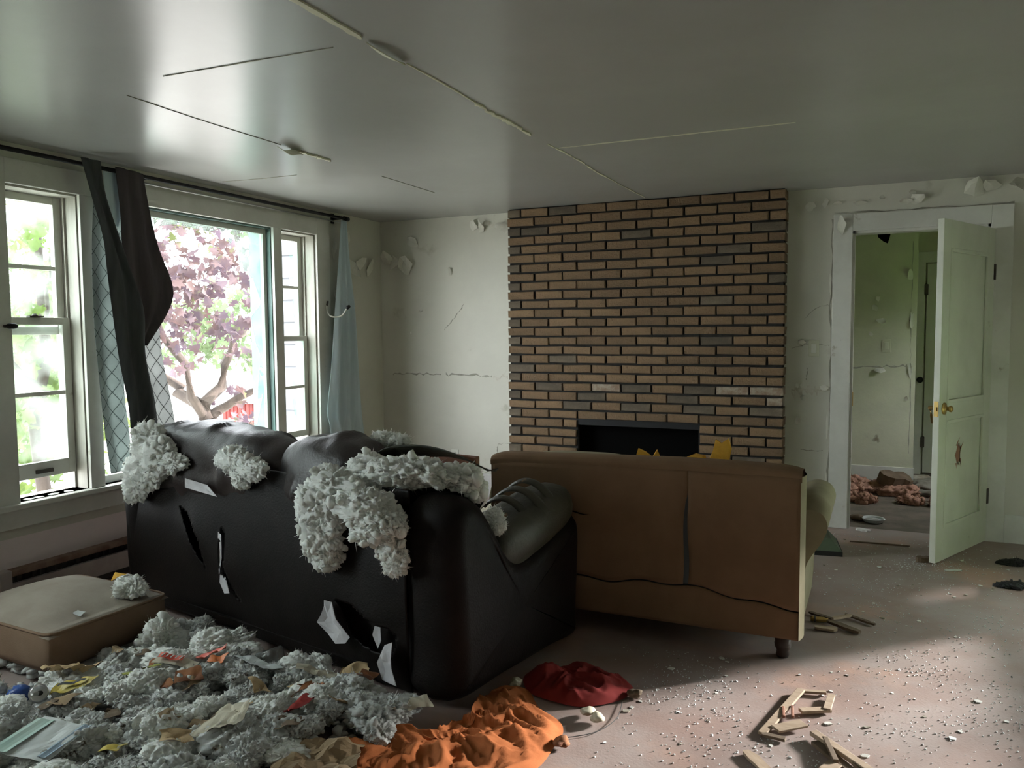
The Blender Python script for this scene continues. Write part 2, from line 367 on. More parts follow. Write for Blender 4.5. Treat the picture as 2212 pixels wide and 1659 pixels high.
WIN = [(2.64, 3.06), (3.14, 4.63), (4.71, 5.13)]; ZS, ZH = .55, 2.21
wl_ = MB()
QY0, QY1, QZ0, QZ1 = .35, 1.65, .70, 2.12   # unseen window added to this wall to light the sofa back and litter
for a, b, c, d in ((YR - .15, QY0, .37, ZC), (QY1, WIN[0][0], .37, ZC), (QY0, QY1, .37, QZ0), (QY0, QY1, QZ1, ZC)): wl_.box(XW - .18, XW, a, b, c, d)
wl_.v = wl_.v; wl_.box(XW - .18, XW, WIN[2][1], YB + .12, 0, ZC)
wl_.box(XW - .18, XW, WIN[0][0], WIN[2][1], ZH, ZC); wl_.box(XW - .18, XW, WIN[0][0], WIN[2][1], .37, ZS)
wl_.box(XW - .18, XW, WIN[0][1], WIN[1][0], ZS, ZH); wl_.box(XW - .18, XW, WIN[1][1], WIN[2][0], ZS, ZH)
wall_left = struct(wl_.build('wall_left', 'wall_paint'), 'cream painted wall holding the three windows')
tag(MB().box(XW - .18, XW, YR - .15, WIN[2][1], 0, .37).build('lower_panel', 'low_wall', wall_left), 'dusty pink painted wall below the windows')
DX0, DX1, DZ = -.13, .705, 2.11
wb = MB(); wb.box(XW - .18, DX0, YB, YB + .12, 0, ZC); wb.box(DX1, XR + .15, YB, YB + .12, 0, ZC); wb.box(DX0, DX1, YB, YB + .12, DZ, ZC)
wall_back = struct(wb.build('wall_back', 'wall_paint'), 'cream painted end wall around the fireplace and doorway')
RW = [(3.62, 5.08, 1.08), (5.50, 5.82, .42)]; RZ0 = .31
wr = MB(); wr.box(XR, XR + .15, YR - .15, RW[0][0], 0, ZC); wr.box(XR, XR + .15, RW[0][1], RW[1][0], 0, ZC); wr.box(XR, XR + .15, RW[1][1], YB + .12, 0, ZC)
for a, b, RZ1 in RW: wr.box(XR, XR + .15, a, b, 0, RZ0); wr.box(XR, XR + .15, a, b, RZ1, ZC)
struct(wr.build('wall_right', 'wall_paint'), 'cream painted wall with the two low windows')
struct(MB().box(XW - .18, XR + .15, YR - .15, YR, 0, ZC).build('wall_rear', 'wall_paint'), 'plain cream painted wall opposite the fireplace')

# windows of the right wall: plain timber frames with panes
for i, (a, b, RZ1) in enumerate(RW):
    w = MB(); t = .03
    w.box(XR + .04, XR + .09, a, a + t, RZ0, RZ1); w.box(XR + .04, XR + .09, b - t, b, RZ0, RZ1)
    w.box(XR + .04, XR + .09, a + t, b - t, RZ0, RZ0 + t); w.box(XR + .04, XR + .09, a + t, b - t, RZ1 - t, RZ1)
    o = struct(w.build('window_%d' % (4 + i), 'trim_white'), ['wide low window in the wall beside the door', 'narrow low window by the room corner near the door'][i])
    MB().box(XR + .062, XR + .066, a + t, b - t, RZ0 + t, RZ1 - t).build('pane', 'glass_pane', o)

# ---- hall beyond the doorway
HY = 7.90
struct(MB().box(-2.0, 1.34, YB + .06, 8.95, -.22, 0).build('floor_hall', 'hall_floor'), 'dirty dark floor of the hall beyond the doorway')
struct(MB().box(-2.0, 1.34, YB + .12, 8.95, ZC, ZC + .25).build('ceiling_hall', 'ceiling_paint'), 'ceiling of the hall beyond the doorway')
hw = struct(MB().box(-2.0, .37, HY, HY + .10, 0, ZC).build('wall_hall', 'hall_paint'), 'stained olive cream hall wall facing the doorway')
struct(MB().box(-2.12, -2.0, YB + .12, 8.95, 0, ZC).build('wall_hall_left', 'hall_paint'), 'hall end wall past the fireplace side')
wh = MB(); wh.box(1.34, 1.44, YB + .12, 6.9, 0, ZC); wh.box(1.34, 1.44, 7.5, 8.95, 0, ZC); wh.box(1.34, 1.44, 6.9, 7.5, 0, .9); wh.box(1.34, 1.44, 6.9, 7.5, 1.9, ZC)  # unseen opening added in this wall to let light into the hall
struct(wh.build('wall_hall_right', 'hall_paint'), 'hall end wall with an added unseen opening that lets in light')
H2 = 8.62
w2 = MB(); w2.box(.37, .44, H2, H2 + .1, 0, ZC); w2.box(1.32, 1.34, H2, H2 + .1, 0, ZC); w2.box(.44, 1.32, H2, H2 + .1, 2.06, ZC); w2.box(.30, .37, HY + .1, H2 + .1, 0, ZC); w2.box(.44, 1.32, H2 + .06, H2 + .1, 0, 2.06)
struct(w2.build('wall_hall_far', 'hall_paint'), 'recessed hall wall holding the far white door')
struct(MB().box(-2.0, .375, HY - .018, HY, 0, .17).build('baseboard_hall', 'trim_white'), 'white baseboard of the hall wall')
t = MB(); t.box(.385, .47, H2 - .02, H2, 0, 2.16); t.box(.47, 1.30, H2 - .02, H2, 2.06, 2.16); t.box(1.30, 1.335, H2 - .02, H2, 0, 2.16)
struct(t.build('trim_1', 'trim_white'), 'pale casing round the far hall door')
d2 = struct(MB().box(.485, 1.29, H2 + .02, H2 + .055, .01, 2.05, .004).build('door_2', 'door_white'), 'far white door at the end of the hall')
for z0, z1 in ((.22, .85), (.98, 1.88)):
    p = MB(); p.box(.60, 1.18, H2 + .008, H2 + .02, z0, z1, .004); p.build('panel', 'door_white', d2)
for z in (.32, 1.80): MB().box(.462, .495, H2 - .03, H2 + .02, z - .05, z + .05).build('hinge', 'rust_dark', d2)
k = MB(); k.lathe([(0, 0), (.012, 0), (.012, .03), (.028, .035), (.03, .055), (.015, .066), (0, .066)], 14); k.xform(Matrix.Translation((.44, H2 - .02, .93)) @ Matrix.Rotation(math.pi / 2, 4, 'X'))
k.build('knob', 'black_iron', d2, True)

# ---- door casing, baseboards, window casings
t = MB(); cw = .125; yy = (YB - .022, YB + .002)
t.box(DX0 - cw, DX0, *yy, 0, DZ + .12, .004); t.box(DX1, DX1 + cw, *yy, 0, DZ + .12, .004); t.box(DX0, DX1, *yy, DZ, DZ + .12, .004)
t.box(DX0 - .001, DX0 + .018, YB - .001, YB + .125, 0, DZ); t.box(DX1 - .018, DX1 + .001, YB - .001, YB + .125, 0, DZ); t.box(DX0, DX1, YB - .001, YB + .125, DZ - .018, DZ + .001)
casing = struct(t.build('trim_2', 'trim_white'), 'wide off-white casing around the open doorway')
MB().box(DX0 + .016, DX0 + .024, YB + .03, YB + .06, .88, .98).build('strike_plate', 'brass', casing)
struct(MB().box(DX1 + cw, XR, YB - .02, YB, 0, .19, .004).build('baseboard_right', 'trim_white'), 'tall white baseboard right of the doorway')
struct(MB().box(XW, -2.72, YB - .02, YB, 0, .20, .004).build('baseboard_back', 'trim_cool'), 'tall pale baseboard left of the fireplace')
struct(MB().box(-.56, DX0 - cw, YB - .02, YB, 0, .19, .004).build('baseboard_middle', 'trim_white'), 'baseboard between the fireplace and doorway')

t = MB(); x0, x1 = XW - .002, XW + .022
t.box(x0, x1, WIN[0][0] - .17, WIN[0][0], ZS - .02, ZH + .13, .004); t.box(x0, x1, WIN[2][1], WIN[2][1] + .16, ZS - .02, ZH + .13, .004)
t.box(x0, x1, WIN[0][0], WIN[2][1], ZH, ZH + .13, .004)
t.box(x0, x1, WIN[0][1] - .005, WIN[1][0] + .005, ZS, ZH, .003); t.box(x0, x1, WIN[1][1] - .005, WIN[2][0] + .005, ZS, ZH, .003)
struct(t.build('trim_3', 'trim_white'), 'dull white casings around the three windows')
t = MB(); t.box(XW - .12, XW + .05, WIN[0][0] - .19, WIN[2][1] + .18, ZS - .03, ZS, .006); t.box(XW - .002, XW + .02, WIN[0][0] - .17, WIN[2][1] + .16, ZS - .13, ZS - .03, .003)
struct(t.build('trim_4', 'trim_white'), 'long white window stool under the three windows')

# ---- windows of the left wall
def shard(parent, pts, x, mat_='glass_shard', name='glass_shard'):
    m = MB(); m.prism(pts, 'x', x - .002, x + .002); o = m.build(name, mat_, parent); return o
def sash(parent, y0, y1, z0, z1, x, munts, panes, bot=.05, top=.04, st=.045):
    m = MB(); d = .017
    m.box(x - d, x + d, y0, y0 + st, z0, z1, .003); m.box(x - d, x + d, y1 - st, y1, z0, z1, .003)
    m.box(x - d, x + d, y0 + st, y1 - st, z0, z0 + bot, .003); m.box(x - d, x + d, y0 + st, y1 - st, z1 - top, z1, .003)
    for mz in munts: m.box(x - .012, x + .012, y0 + st, y1 - st, mz - .011, mz + .011)
    o = m.build('sash', 'trim_white', parent)
    zz = [z0 + bot] + list(munts) + [z1 - top]
    for i in range(len(zz) - 1):
        ya, yb, za, zb = y0 + st, y1 - st, zz[i] + (.011 if i else 0), zz[i + 1] - (.011 if i < len(zz) - 2 else 0)
        if panes[i] == 'whole': MB().box(x - .0015, x + .0015, ya, yb, za, zb).build('pane', 'glass_pane', o)
        elif panes[i]:
            W_, H_ = yb - ya, zb - za
            for poly in panes[i]: shard(o, [(ya + a * W_, za + b * H_) for a, b in poly], x)
    return o
def jambs(i, name, label, teal=False):
    a, b = WIN[i]; m = MB(); t = .012
    for s in (a, b - t): m.box(XW - .21, XW - .005, s, s + t, ZS, ZH)
    m.box(XW - .21, XW - .005, a + t, b - t, ZH - t, ZH)
    for s in (a + t, b - t - .012): m.box(XW - .10, XW - .092, s, s + .012, ZS, ZH - t)
    return struct(m.build(name, 'teal_paint' if teal else 'sash_wood'), label)
w1 = jambs(0, 'window_1', 'narrow double-hung window with its lower sash raised, beside the dark drapes')
sash(w1, 2.655, 3.045, 1.43, 2.195, XW - .145, [1.80], ['whole', 'whole'], bot=.045)
sash(w1, 2.655, 3.045, .645, 1.525, XW - .105, [1.105], ['whole', 'whole'], bot=.085)
m = MB(); m.lathe([(0, 0), (.016, 0), (.016, .012), (.008, .02), (0, .02)], 12, (XW - .09, 2.84, 1.525)); m.box(XW - .10, XW - .07, 2.80, 2.88, 1.525, 1.533); m.build('sash_lock', 'rust_dark', w1)
m = MB(); m.box(XW - .088, XW - .076, 2.80, 2.90, .668, .690, .003); m.build('sash_lift', 'rust_dark', w1)
w2_ = jambs(1, 'window_2', 'large picture window with most of its glass broken out', True)
m = MB(); a, b = WIN[1]; x = XW - .06
for ya, yb, za, zb in ((a + .012, a + .045, ZS, ZH - .012), (b - .045, b - .012, ZS, ZH - .012), (a + .045, b - .045, ZS, ZS + .045), (a + .045, b - .045, ZH - .05, ZH - .012)): m.box(x - .015, x + .015, ya, yb, za, zb, .003)
m.build('frame', 'trim_white', w2_)
gx = XW - .06; zt = ZH - .05; zb_ = ZS + .045; yr = b - .045; yl = a + .045
def pw(pts):
    o = shard(w2_, pts, gx); MB().tube([(gx, a_, b_) for a_, b_ in pts + pts[:1]], .0016, 5, False).build('broken_edge', 'glass_edge', o)
pw([(yr, zt), (yr - .42, zt), (yr - .31, zt - .10), (yr - .27, zt - .05), (yr - .22, zt - .26), (yr - .10, zt - .33), (yr - .02, zt - .50), (yr, zt - .50)])
pw([(yr, zt - .505), (yr - .018, zt - .505), (yr - .13, zt - .62), (yr - .09, zt - .80), (yr, zt - .98)])
pw([(yr, zt - 1.05), (yr - .06, zt - 1.0), (yr - .085, zt - 1.22), (yr - .03, zt - 1.20), (yr, zt - 1.26)])
pw([(yr, zb_), (yr - .30, zb_), (yr - .17, zb_ + .20), (yr - .10, zb_ + .16), (yr - .03, zb_ + .38), (yr, zb_ + .30)])
pw([(yr - .02, zt - .99), (yr - .055, zt - .97), (yr - .05, zt - 1.04), (yr - .01, zt - 1.05)])
pw([(yl, zt), (yl + 1.0, zt), (yl + .9, zt - .035), (yl + .6, zt - .02), (yl + .42, zt - .06), (yl + .2, zt - .03), (yl, zt - .09)])
pw([(yl + .5, zb_), (yl + .78, zb_), (yl + .62, zb_ + .05)])
w3 = jambs(2, 'window_3', 'narrow double-hung window with shattered panes, beside the blue curtain')
sash(w3, 4.725, 5.115, 1.37, 2.195, XW - .145, [1.79],
     [[[(1, 0), (1, 1), (.86, .9), (.80, .55), (.9, .3), (.84, 0)]], [[(0, 1), (.28, 1), (.18, .8), (0, .7)], [(1, 0), (.72, .1), (.8, .5), (.7, .8), (1, .9)]]], bot=.04)
sash(w3, 4.725, 5.115, .60, 1.405, XW - .105, [1.0],
     [[[(1, 0), (1, .95), (.55, .75), (.62, .45), (.8, .12), (.9, 0)], [(0, .55), (.16, .9), (.10, .45), (0, .3)]], [[(1, 0), (1, 1), (.75, 1), (.82, .5), (.66, .2), (.5, 0)]]], bot=.05)
for i, (y, z) in enumerate(((2.72, .5535), (2.78, .5535), (2.86, .5535), (2.95, .5535))):
    m = MB(); rr = random.Random(i); n = 5
    m.prism([(y + .035 * rr.uniform(.5, 1) * math.cos(6.28 * q / n), XW - .03 + .04 * rr.uniform(.5, 1) * math.sin(6.28 * q / n)) for q in range(n)], 'z', 0, .003)
    m.v = [(p[1], p[0], p[2] + ZS) for p in m.v]
    tag(m.build('glass_sliver', 'glass_edge'), 'broken glass sliver lying on the window stool under the raised sash', 'glass', 'glass slivers on the window stool')

m = MB(); t = .045
for a, b, c, d in ((QY0, QY0 + t, QZ0, QZ1), (QY1 - t, QY1, QZ0, QZ1), (QY0 + t, QY1 - t, QZ0, QZ0 + t), (QY0 + t, QY1 - t, QZ1 - t, QZ1), (QY0 + t, QY1 - t, 1.40, 1.44)): m.box(XW - .12, XW - .07, a, b, c, d)
o = struct(m.build('window_6', 'trim_white'), 'added unseen double-hung window farther along the window wall')
for c, d in ((QZ0 + t, 1.40), (1.44, QZ1 - t)): MB().box(XW - .097, XW - .093, QY0 + t, QY1 - t, c, d).build('pane', 'glass_pane', o)

# ---- ceiling seams: taped joints that have split, and the hanging scraps of tape
def strip(name, pts, w, material, parent, z=ZC, th=.003, jit=.3, seed=0):
    r = random.Random(seed); m = MB(); P = smooth_path([(p[0], p[1], 0) for p in pts], 10); n = len(P)
    vs = []
    for i, p in enumerate(P):
        d = P[min(i + 1, n - 1)] - P[max(i - 1, 0)]; d /= np.linalg.norm(d) + 1e-9; q = np.array((-d[1], d[0], 0))
        ww = w * .5 * (1 + r.uniform(-jit, jit)) * (.25 + .75 * math.sin(math.pi * min(1, max(0, i / (n - 1)))) ** .4); o = r.uniform(-1, 1) * w * jit * .5
        for s in (-1, 1):
            for zz in (z, z - th): vs.append((p[0] + q[0] * (s * ww + o), p[1] + q[1] * (s * ww + o), zz))
    fs = []
    for i in range(n - 1):
        a = i * 4; c = a + 4
        fs += [(a, c, c + 2, a + 2), (a + 1, a + 3, c + 3, c + 1), (a, a + 1, c + 1, c), (a + 2, c + 2, c + 3, a + 3)]
    m.add(vs, fs); return m.build(name, material, parent)
SX1, SX2 = -1.58, -2.85
strip('seam_tape', [(SX1, 1.2), (SX1, 1.8), (SX1, 2.27)], .030, 'tape_pale', ceiling, th=.006, seed=1)
strip('seam_crack', [(SX1, 2.55), (SX1 + .005, 2.9), (SX1, 3.1)], .007, 'tape_pale', ceiling, th=.004, seed=3)
strip('seam_tape', [(SX1, 3.08), (SX1 - .006, 3.3), (SX1, 3.5), (SX1 - .01, 3.74)], .020, 'tape_pale', ceiling, th=.006, jit=.6, seed=4)
strip('seam_crack', [(SX1, 3.95), (SX1 + .01, 4.4), (SX1, 4.9), (SX1 + .02, 5.85)], .010, 'tape_pale', ceiling, jit=.7, seed=5)
strip('seam_crack', [(SX1 + .02, 4.06), (-1.1, 4.065), (-.35, 4.07)], .012, 'tape_pale', ceiling, jit=.5, seed=6)
strip('seam_crack', [(-2.5, 2.27), (-2.1, 2.285), (-1.72, 2.30)], .003, 'crack_dark', ceiling, jit=.8, seed=7)
strip('seam_crack', [(SX2 + .02, 2.38), (SX2, 2.8), (SX2, 3.34)], .003, 'crack_dark', ceiling, jit=.7, seed=8)
strip('seam_crack', [(SX2, 4.28), (SX2, 4.6), (SX2, 4.95)], .003, 'crack_dark', ceiling, jit=.7, seed=9)
strip('seam_crack', [(-3.88, 3.97), (-3.6, 4.0), (-3.3, 4.01)], .003, 'crack_dark', ceiling, jit=.7, seed=10)
m = MB()   # strip of tape hanging loose, bowed down from the ceiling
m.grid(lambda u, v: (SX1 + (v - .5) * .022 * (.3 + max(0, math.sin(math.pi * u)) ** .7), 2.30 + .24 * u, ZC - .003 - .008 * math.sin(math.pi * u) - .010 * v), 16, 3)
solidify(m.build('loose_tape', 'tape_pale', ceiling), .003)
m = MB(); m.grid(lambda u, v: (SX2 + (v - .5) * .05, 3.34 + .15 * u, ZC - .006 - .030 * v - .010 * math.sin(5 * u)), 8, 3); solidify(m.build('loose_tape', 'paint_flake', ceiling), .003)
strip('seam_tape', [(SX2, 3.48), (SX2, 3.6), (SX2, 3.76)], .022, 'tape_pale', ceiling, th=.01, jit=.8, seed=12)

# ---- peeling paint and cracks on the walls
def flake(parent, c, w, h, seed, axis='y', curl=.03, material='paint_flake', hang=True):
    r = random.Random(seed); n = 9; m = MB(); vs = [(0, 0, 0)]
    ang = [2 * math.pi * (i + r.uniform(-.3, .3)) / n for i in range(n)]; rad = [r.uniform(.55, 1.0) for _ in range(n)]
    for ring in (.55, 1.0):
        for a, q in zip(ang, rad): vs.append((math.cos(a) * q * ring * w / 2, math.sin(a) * q * ring * h / 2, 0))
    out = []
    for x, z, _ in vs:
        t = (.5 - z / h) if seed % 3 == 0 else (.5 + z / h)
        out.append((x, .004 + curl * max(0, t) ** 1.6 * (1 + .5 * math.sin(x * 40 + seed)), z))
    fs = [(0, 1 + i, 1 + (i + 1) % n) for i in range(n)] + [(1 + i, 1 + n + i, 1 + n + (i + 1) % n, 1 + (i + 1) % n) for i in range(n)]
    if axis == 'y': pts = [(c[0] + x, c[1] - d, c[2] + z) for x, d, z in out]       # on a wall facing -Y
    else: pts = [(c[0] + d, c[1] + x, c[2] + z) for x, d, z in out]                  # on a wall facing +X
    m.add(pts, fs); return solidify(m.build('paint_flake', material, parent), .0015)
def wcrack(parent, pts, w, seed, y=YB, material='crack_dark', axis='y', off=.0015):
    r = random.Random(seed); m = MB(); vs = []; n = len(pts) * 8
    P = smooth_path([(p[0], p[1], 0) for p in pts], 8); n = len(P)
    for i, p in enumerate(P):
        d = P[min(i + 1, n - 1)] - P[max(i - 1, 0)]; d /= np.linalg.norm(d) + 1e-9; j = r.uniform(-1, 1) * w * .7
        ww = w * .5 * r.uniform(.15, 1.3)
        for s in (-1, 1):
            a, b = p[0] - d[1] * (s * ww + j), p[1] + d[0] * (s * ww + j)
            for o in (0, off): vs.append((a, y - o, b) if axis == 'y' else (y + o, a, b))
    fs = []
    for i in range(n - 1):
        a = i * 4; c = a + 4; fs += [(a, c, c + 2, a + 2), (a + 1, a + 3, c + 3, c + 1), (a, a + 1, c + 1, c), (a + 2, c + 2, c + 3, a + 3)]
    m.add(vs, fs); return m.build('crack', material, parent)
wcrack(wall_back, [(-3.95, 1.052), (-3.7, 1.055), (-3.45, 1.058)], .014, 1); wcrack(wall_back, [(-3.40, 1.052), (-3.1, 1.05), (-2.95, 1.045)], .018, 2); wcrack(wall_back, [(-2.95, 1.04), (-2.80, 1.035)], .03, 3, material='plaster_bare')
wcrack(wall_back, [(-3.21, 1.67), (-3.3, 1.56), (-3.41, 1.45)], .008, 4); wcrack(wall_back, [(-2.90, .46), (-2.80, .475), (-2.73, .47)], .006, 5); wcrack(wall_back, [(-2.90, .45), (-2.905, .36), (-2.90, .22)], .008, 6)
wcrack(wall_back, [(-3.9, .213), (-3.3, .212), (-2.75, .208)], .012, 7)
wcrack(wall_back, [(-.52, .99), (-.40, 1.0), (-.27, .985)], .012, 8, material='plaster_bare'); wcrack(wall_back, [(-.52, .965), (-.42, .99), (-.34, .985)], .05, 9, material='plaster_bare', off=.003)
wcrack(wall_back, [(-.52, 1.29), (-.40, 1.32), (-.27, 1.31)], .006, 10); wcrack(wall_back, [(-.45, .55), (-.3, .55)], .006, 11); wcrack(wall_back, [(-.44, 1.5), (-.36, 1.58), (-.27, 1.6)], .004, 12)
wcrack(wall_back, [(-.258, 2.2), (-.262, 1.6), (-.255, .9), (-.262, .2)], .014, 13); wcrack(wall_back, [(-.42, 1.06), (-.41, 1.15)], .008, 14)
wcrack(wall_back, [(-.25, 2.238), (.3, 2.236), (.83, 2.237)], .010, 15)
for i, (x, z, w, h, c) in enumerate([(-3.10, 2.325, .11, .10, .05), (-3.03, 2.31, .08, .12, .06), (-2.98, 2.34, .09, .06, .04), (-2.86, 2.31, .10, .09, .05), (-2.80, 2.29, .08, .12, .07), (-2.78, 2.35, .07, .10, .03),
        (-3.78, 2.02, .17, .24, .08), (-3.72, 2.22, .16, .12, .03), (-3.90, 2.05, .12, .16, .07), (-3.97, 2.09, .14, .14, .09), (-3.34, 1.95, .045, .09, .03), (-3.64, 1.62, .05, .03, .02), (-3.75, 1.42, .02, .03, .01),
        (-.41, 2.30, .10, .075, .05), (-.31, 2.315, .05, .08, .03), (-.235, 2.31, .08, .03, .02), (-.085, 2.30, .13, .03, .03), (.05, 2.33, .05, .04, .02), (.20, 2.29, .10, .05, .04), (.26, 2.30, .11, .09, .06), (.24, 2.345, .06, .05, .03),
        (.60, 2.34, .14, .14, .07), (.70, 2.355, .14, .09, .05), (.86, 2.36, .20, .13, .09), (.95, 2.32, .12, .16, .08), (-.20, 2.15, .07, .17, .05), (-.49, 2.27, .03, .09, .02),
        (-.45, 1.335, .06, .05, .03), (-.43, .935, .07, .05, .03), (-.48, 1.02, .03, .05, .02), (-.45, 1.02, .03, .05, .03), (-.47, .76, .06, .08, .05), (-.30, 1.01, .07, .05, .03), (-.275, .72, .02, .25, .02), (-.27, 1.75, .02, .22, .02), (-.275, .30, .02, .22, .02)]):
    flake(wall_back, (x, YB - (.022 if (z < 2.2 and -.26 < x < -.13 and h > .1 and w > .05) else 0), z), w, h, 100 + i, 'y', c)
for i, (y, z, w, h, c) in enumerate([(5.50, 2.10, .12, .16, .06), (5.60, 1.98, .14, .20, .08), (5.72, 2.02, .14, .14, .06), (5.86, 2.0, .12, .18, .05), (5.38, 1.72, .08, .14, .04), (5.36, 2.13, .09, .22, .05), (5.54, 2.22, .09, .14, .05)]):
    flake(wall_left, (XW, y, z), w, h, 200 + i, 'x', c)
for i, (x, z, w, h, c) in enumerate([(.085, 1.50, .10, .07, .05), (.03, 1.62, .06, .08, .03), (.05, 1.70, .05, .06, .02), (.08, 1.05, .11, .06, .05), (.0, 1.38, .05, .05, .02), (.31, 1.9, .05, .12, .03), (.33, 1.5, .04, .2, .03), (.33, 1.05, .04, .16, .03), (.30, .8, .05, .06, .02)]):
    flake(hw, (x, HY, z), w, h, 300 + i, 'y', c)
wcrack(hw, [(-.3, 1.07), (.1, 1.085), (.3, 1.09)], .016, 31, y=HY); wcrack(hw, [(.33, 2.2), (.32, 1.5), (.335, .9), (.33, .3)], .008, 32, y=HY)
m = MB(); m.prism([(.03, 2.31), (.10, 2.32), (.15, 2.31), (.135, 2.24), (.12, 2.19), (.085, 2.21), (.04, 2.25)], 'y', HY - .004, HY + .0); m.build('ceiling_hole', 'firebox', hw)  # flat black plate on the wall stands in for the hole's dark inside

# ------------------------------------------------------------------ fireplace of single bricks
fx0, fx1, FY = -2.725, -.555, 5.90; bp = (fx1 - fx0) / 9; rp = .0737
fp = empty('fireplace', (0, 0, 0)); tag(fp, 'floor to ceiling brown brick fireplace with soot above its low opening', 'fireplace')
ox0, ox1, oz = fx0 + 2.5 * bp, fx0 + 6.5 * bp, ZC - 23 * rp
m = MB(); g = .018
m.box(fx0 + g, ox0 + .004, FY + g, YB - .001, .001, ZC - .001); m.box(ox1 - .004, fx1 - g, FY + g, YB - .001, .001, ZC - .001); m.box(ox0, ox1, FY + g, YB - .001, oz + .004, ZC - .001); m.box(ox0, ox1, FY + g, YB - .001, .001, .11)
m.build('mortar_core', 'mortar', fp)
m = MB(); m.box(ox0, ox1, YB - .03, YB - .004, .11, oz); m.box(ox0 + .004, ox0 + .02, FY + .05, YB - .03, .11, oz); m.box(ox1 - .02, ox1 - .004, FY + .05, YB - .03, .11, oz); m.box(ox0, ox1, FY + .05, YB - .03, oz - .02, oz); m.box(ox0, ox1, FY + .03, YB - .03, .11, .125)
m.build('firebox', 'firebox', fp)  # box is shallow; its black colour stands in for a deep shaded interior
m = MB(); m.box(ox0 - .06, ox1 + .06, FY + .016, FY + .08, oz - .045, oz + .004); m.build('lintel', 'black_iron', fp)
shapes = {}
def brick_mesh(L, D, mt, var):
    k = (round(L, 3), round(D, 3), mt, var)
    if k not in shapes:
        r = random.Random(int(L * 1000) * 7 + var * 131 + len(mt)); m = MB(); h = rp - .017; q = .004
        j = lambda: r.uniform(-.0025, .0025)
        x0, x1, z0, z1 = -L / 2, L / 2, -h / 2, h / 2
        A = [(x0 + q + j(), 0, z0 + q + j()), (x1 - q + j(), 0, z0 + q + j()), (x1 - q + j(), 0, z1 - q + j()), (x0 + q + j(), 0, z1 - q + j())]
        B = [(x0 + j(), q, z0 + j()), (x1 + j(), q, z0 + j()), (x1 + j(), q, z1 + j()), (x0 + j(), q, z1 + j())]
        Cc = [(p[0], D, p[2]) for p in B]
        fs = [(0, 1, 2, 3)] + [(i, 4 + i, 4 + (i + 1) % 4, (i + 1) % 4) for i in range(4)] + [(4 + i, 8 + i, 8 + (i + 1) % 4, 4 + (i + 1) % 4) for i in range(4)]
        m.add(A + B + Cc, fs); shapes[k] = m.mesh('brick', mt)
    return shapes[k]
rb = random.Random(11)
for row in range(32):
    zc = ZC - (row + .5) * rp - .002
    xs = [fx0]; half = row % 2 == 0
    x = fx0 + (bp / 2 if half else bp)
    while x < fx1 - .01: xs.append(x); x += bp
    xs.append(fx1)
    for a, b in zip(xs[:-1], xs[1:]):
        if zc < oz and zc > .11:
            if a >= ox0 - .01 and b <= ox1 + .01: continue
            if a < ox0 < b - .01: b = ox0
            elif a + .01 < ox1 < b: a = ox1
            elif a >= ox0 - .01 and b <= ox1 + .01: continue
            if ox0 - .001 < (a + b) / 2 < ox1: continue
        L = b - a - .013; edge = (b > fx1 - .01); sooty = False
        cx = (a + b) / 2; d = math.hypot((cx - (ox0 + ox1) / 2) / .62, max(0, zc - oz) / .28)
        if zc > oz - .05 and d < 1.0 and rb.random() < .75 - .4 * d: sooty = True
        elif rb.random() < .05: sooty = True
        mt = 'brick_sooty' if sooty else 'brick'
        if row in (19, 20) and b > fx1 - .30: mt = 'brick_chipped' if row == 19 or edge else mt
        if row == 19 and abs(cx + 1.86) < .12: mt = 'brick_chipped'
        if half and a < fx0 + .01: mt = 'brick_sooty'
        o = obj_from('brick', brick_mesh(L, .158 if (edge or a < fx0 + .01) else .05, mt, rb.randrange(6)), fp)
        o.location = (cx + rb.uniform(-.002, .002), FY + rb.uniform(-.004, .004), zc + rb.uniform(-.0015, .0015)); o.rotation_euler = (rb.uniform(-.02, .02), rb.uniform(-.006, .006), rb.uniform(-.008, .008))
# hearth stone in front
struct(MB().box(-2.75, -.5, 5.45, FY + .002, 0, .03, .006).build('hearth', 'rubble'), 'low grey hearth slab before the fireplace')

# ------------------------------------------------------------------ outdoors
GZ = -.90
struct(MB().box(-60, XW - .18, -40, 60, GZ - .2, GZ).build('ground_yard', 'gravel'), 'pale gravel yard outside the broken window')
struct(MB().box(XW - .18, XR + .15, -40, YR - .15, GZ - .2, GZ).build('ground_rear', 'gravel'), 'pale gravel ground behind the house')
struct(MB().box(XR + .15, 60, -40, 60, GZ - .2, GZ).build('ground_lawn', 'lawn'), 'green lawn outside the low windows')

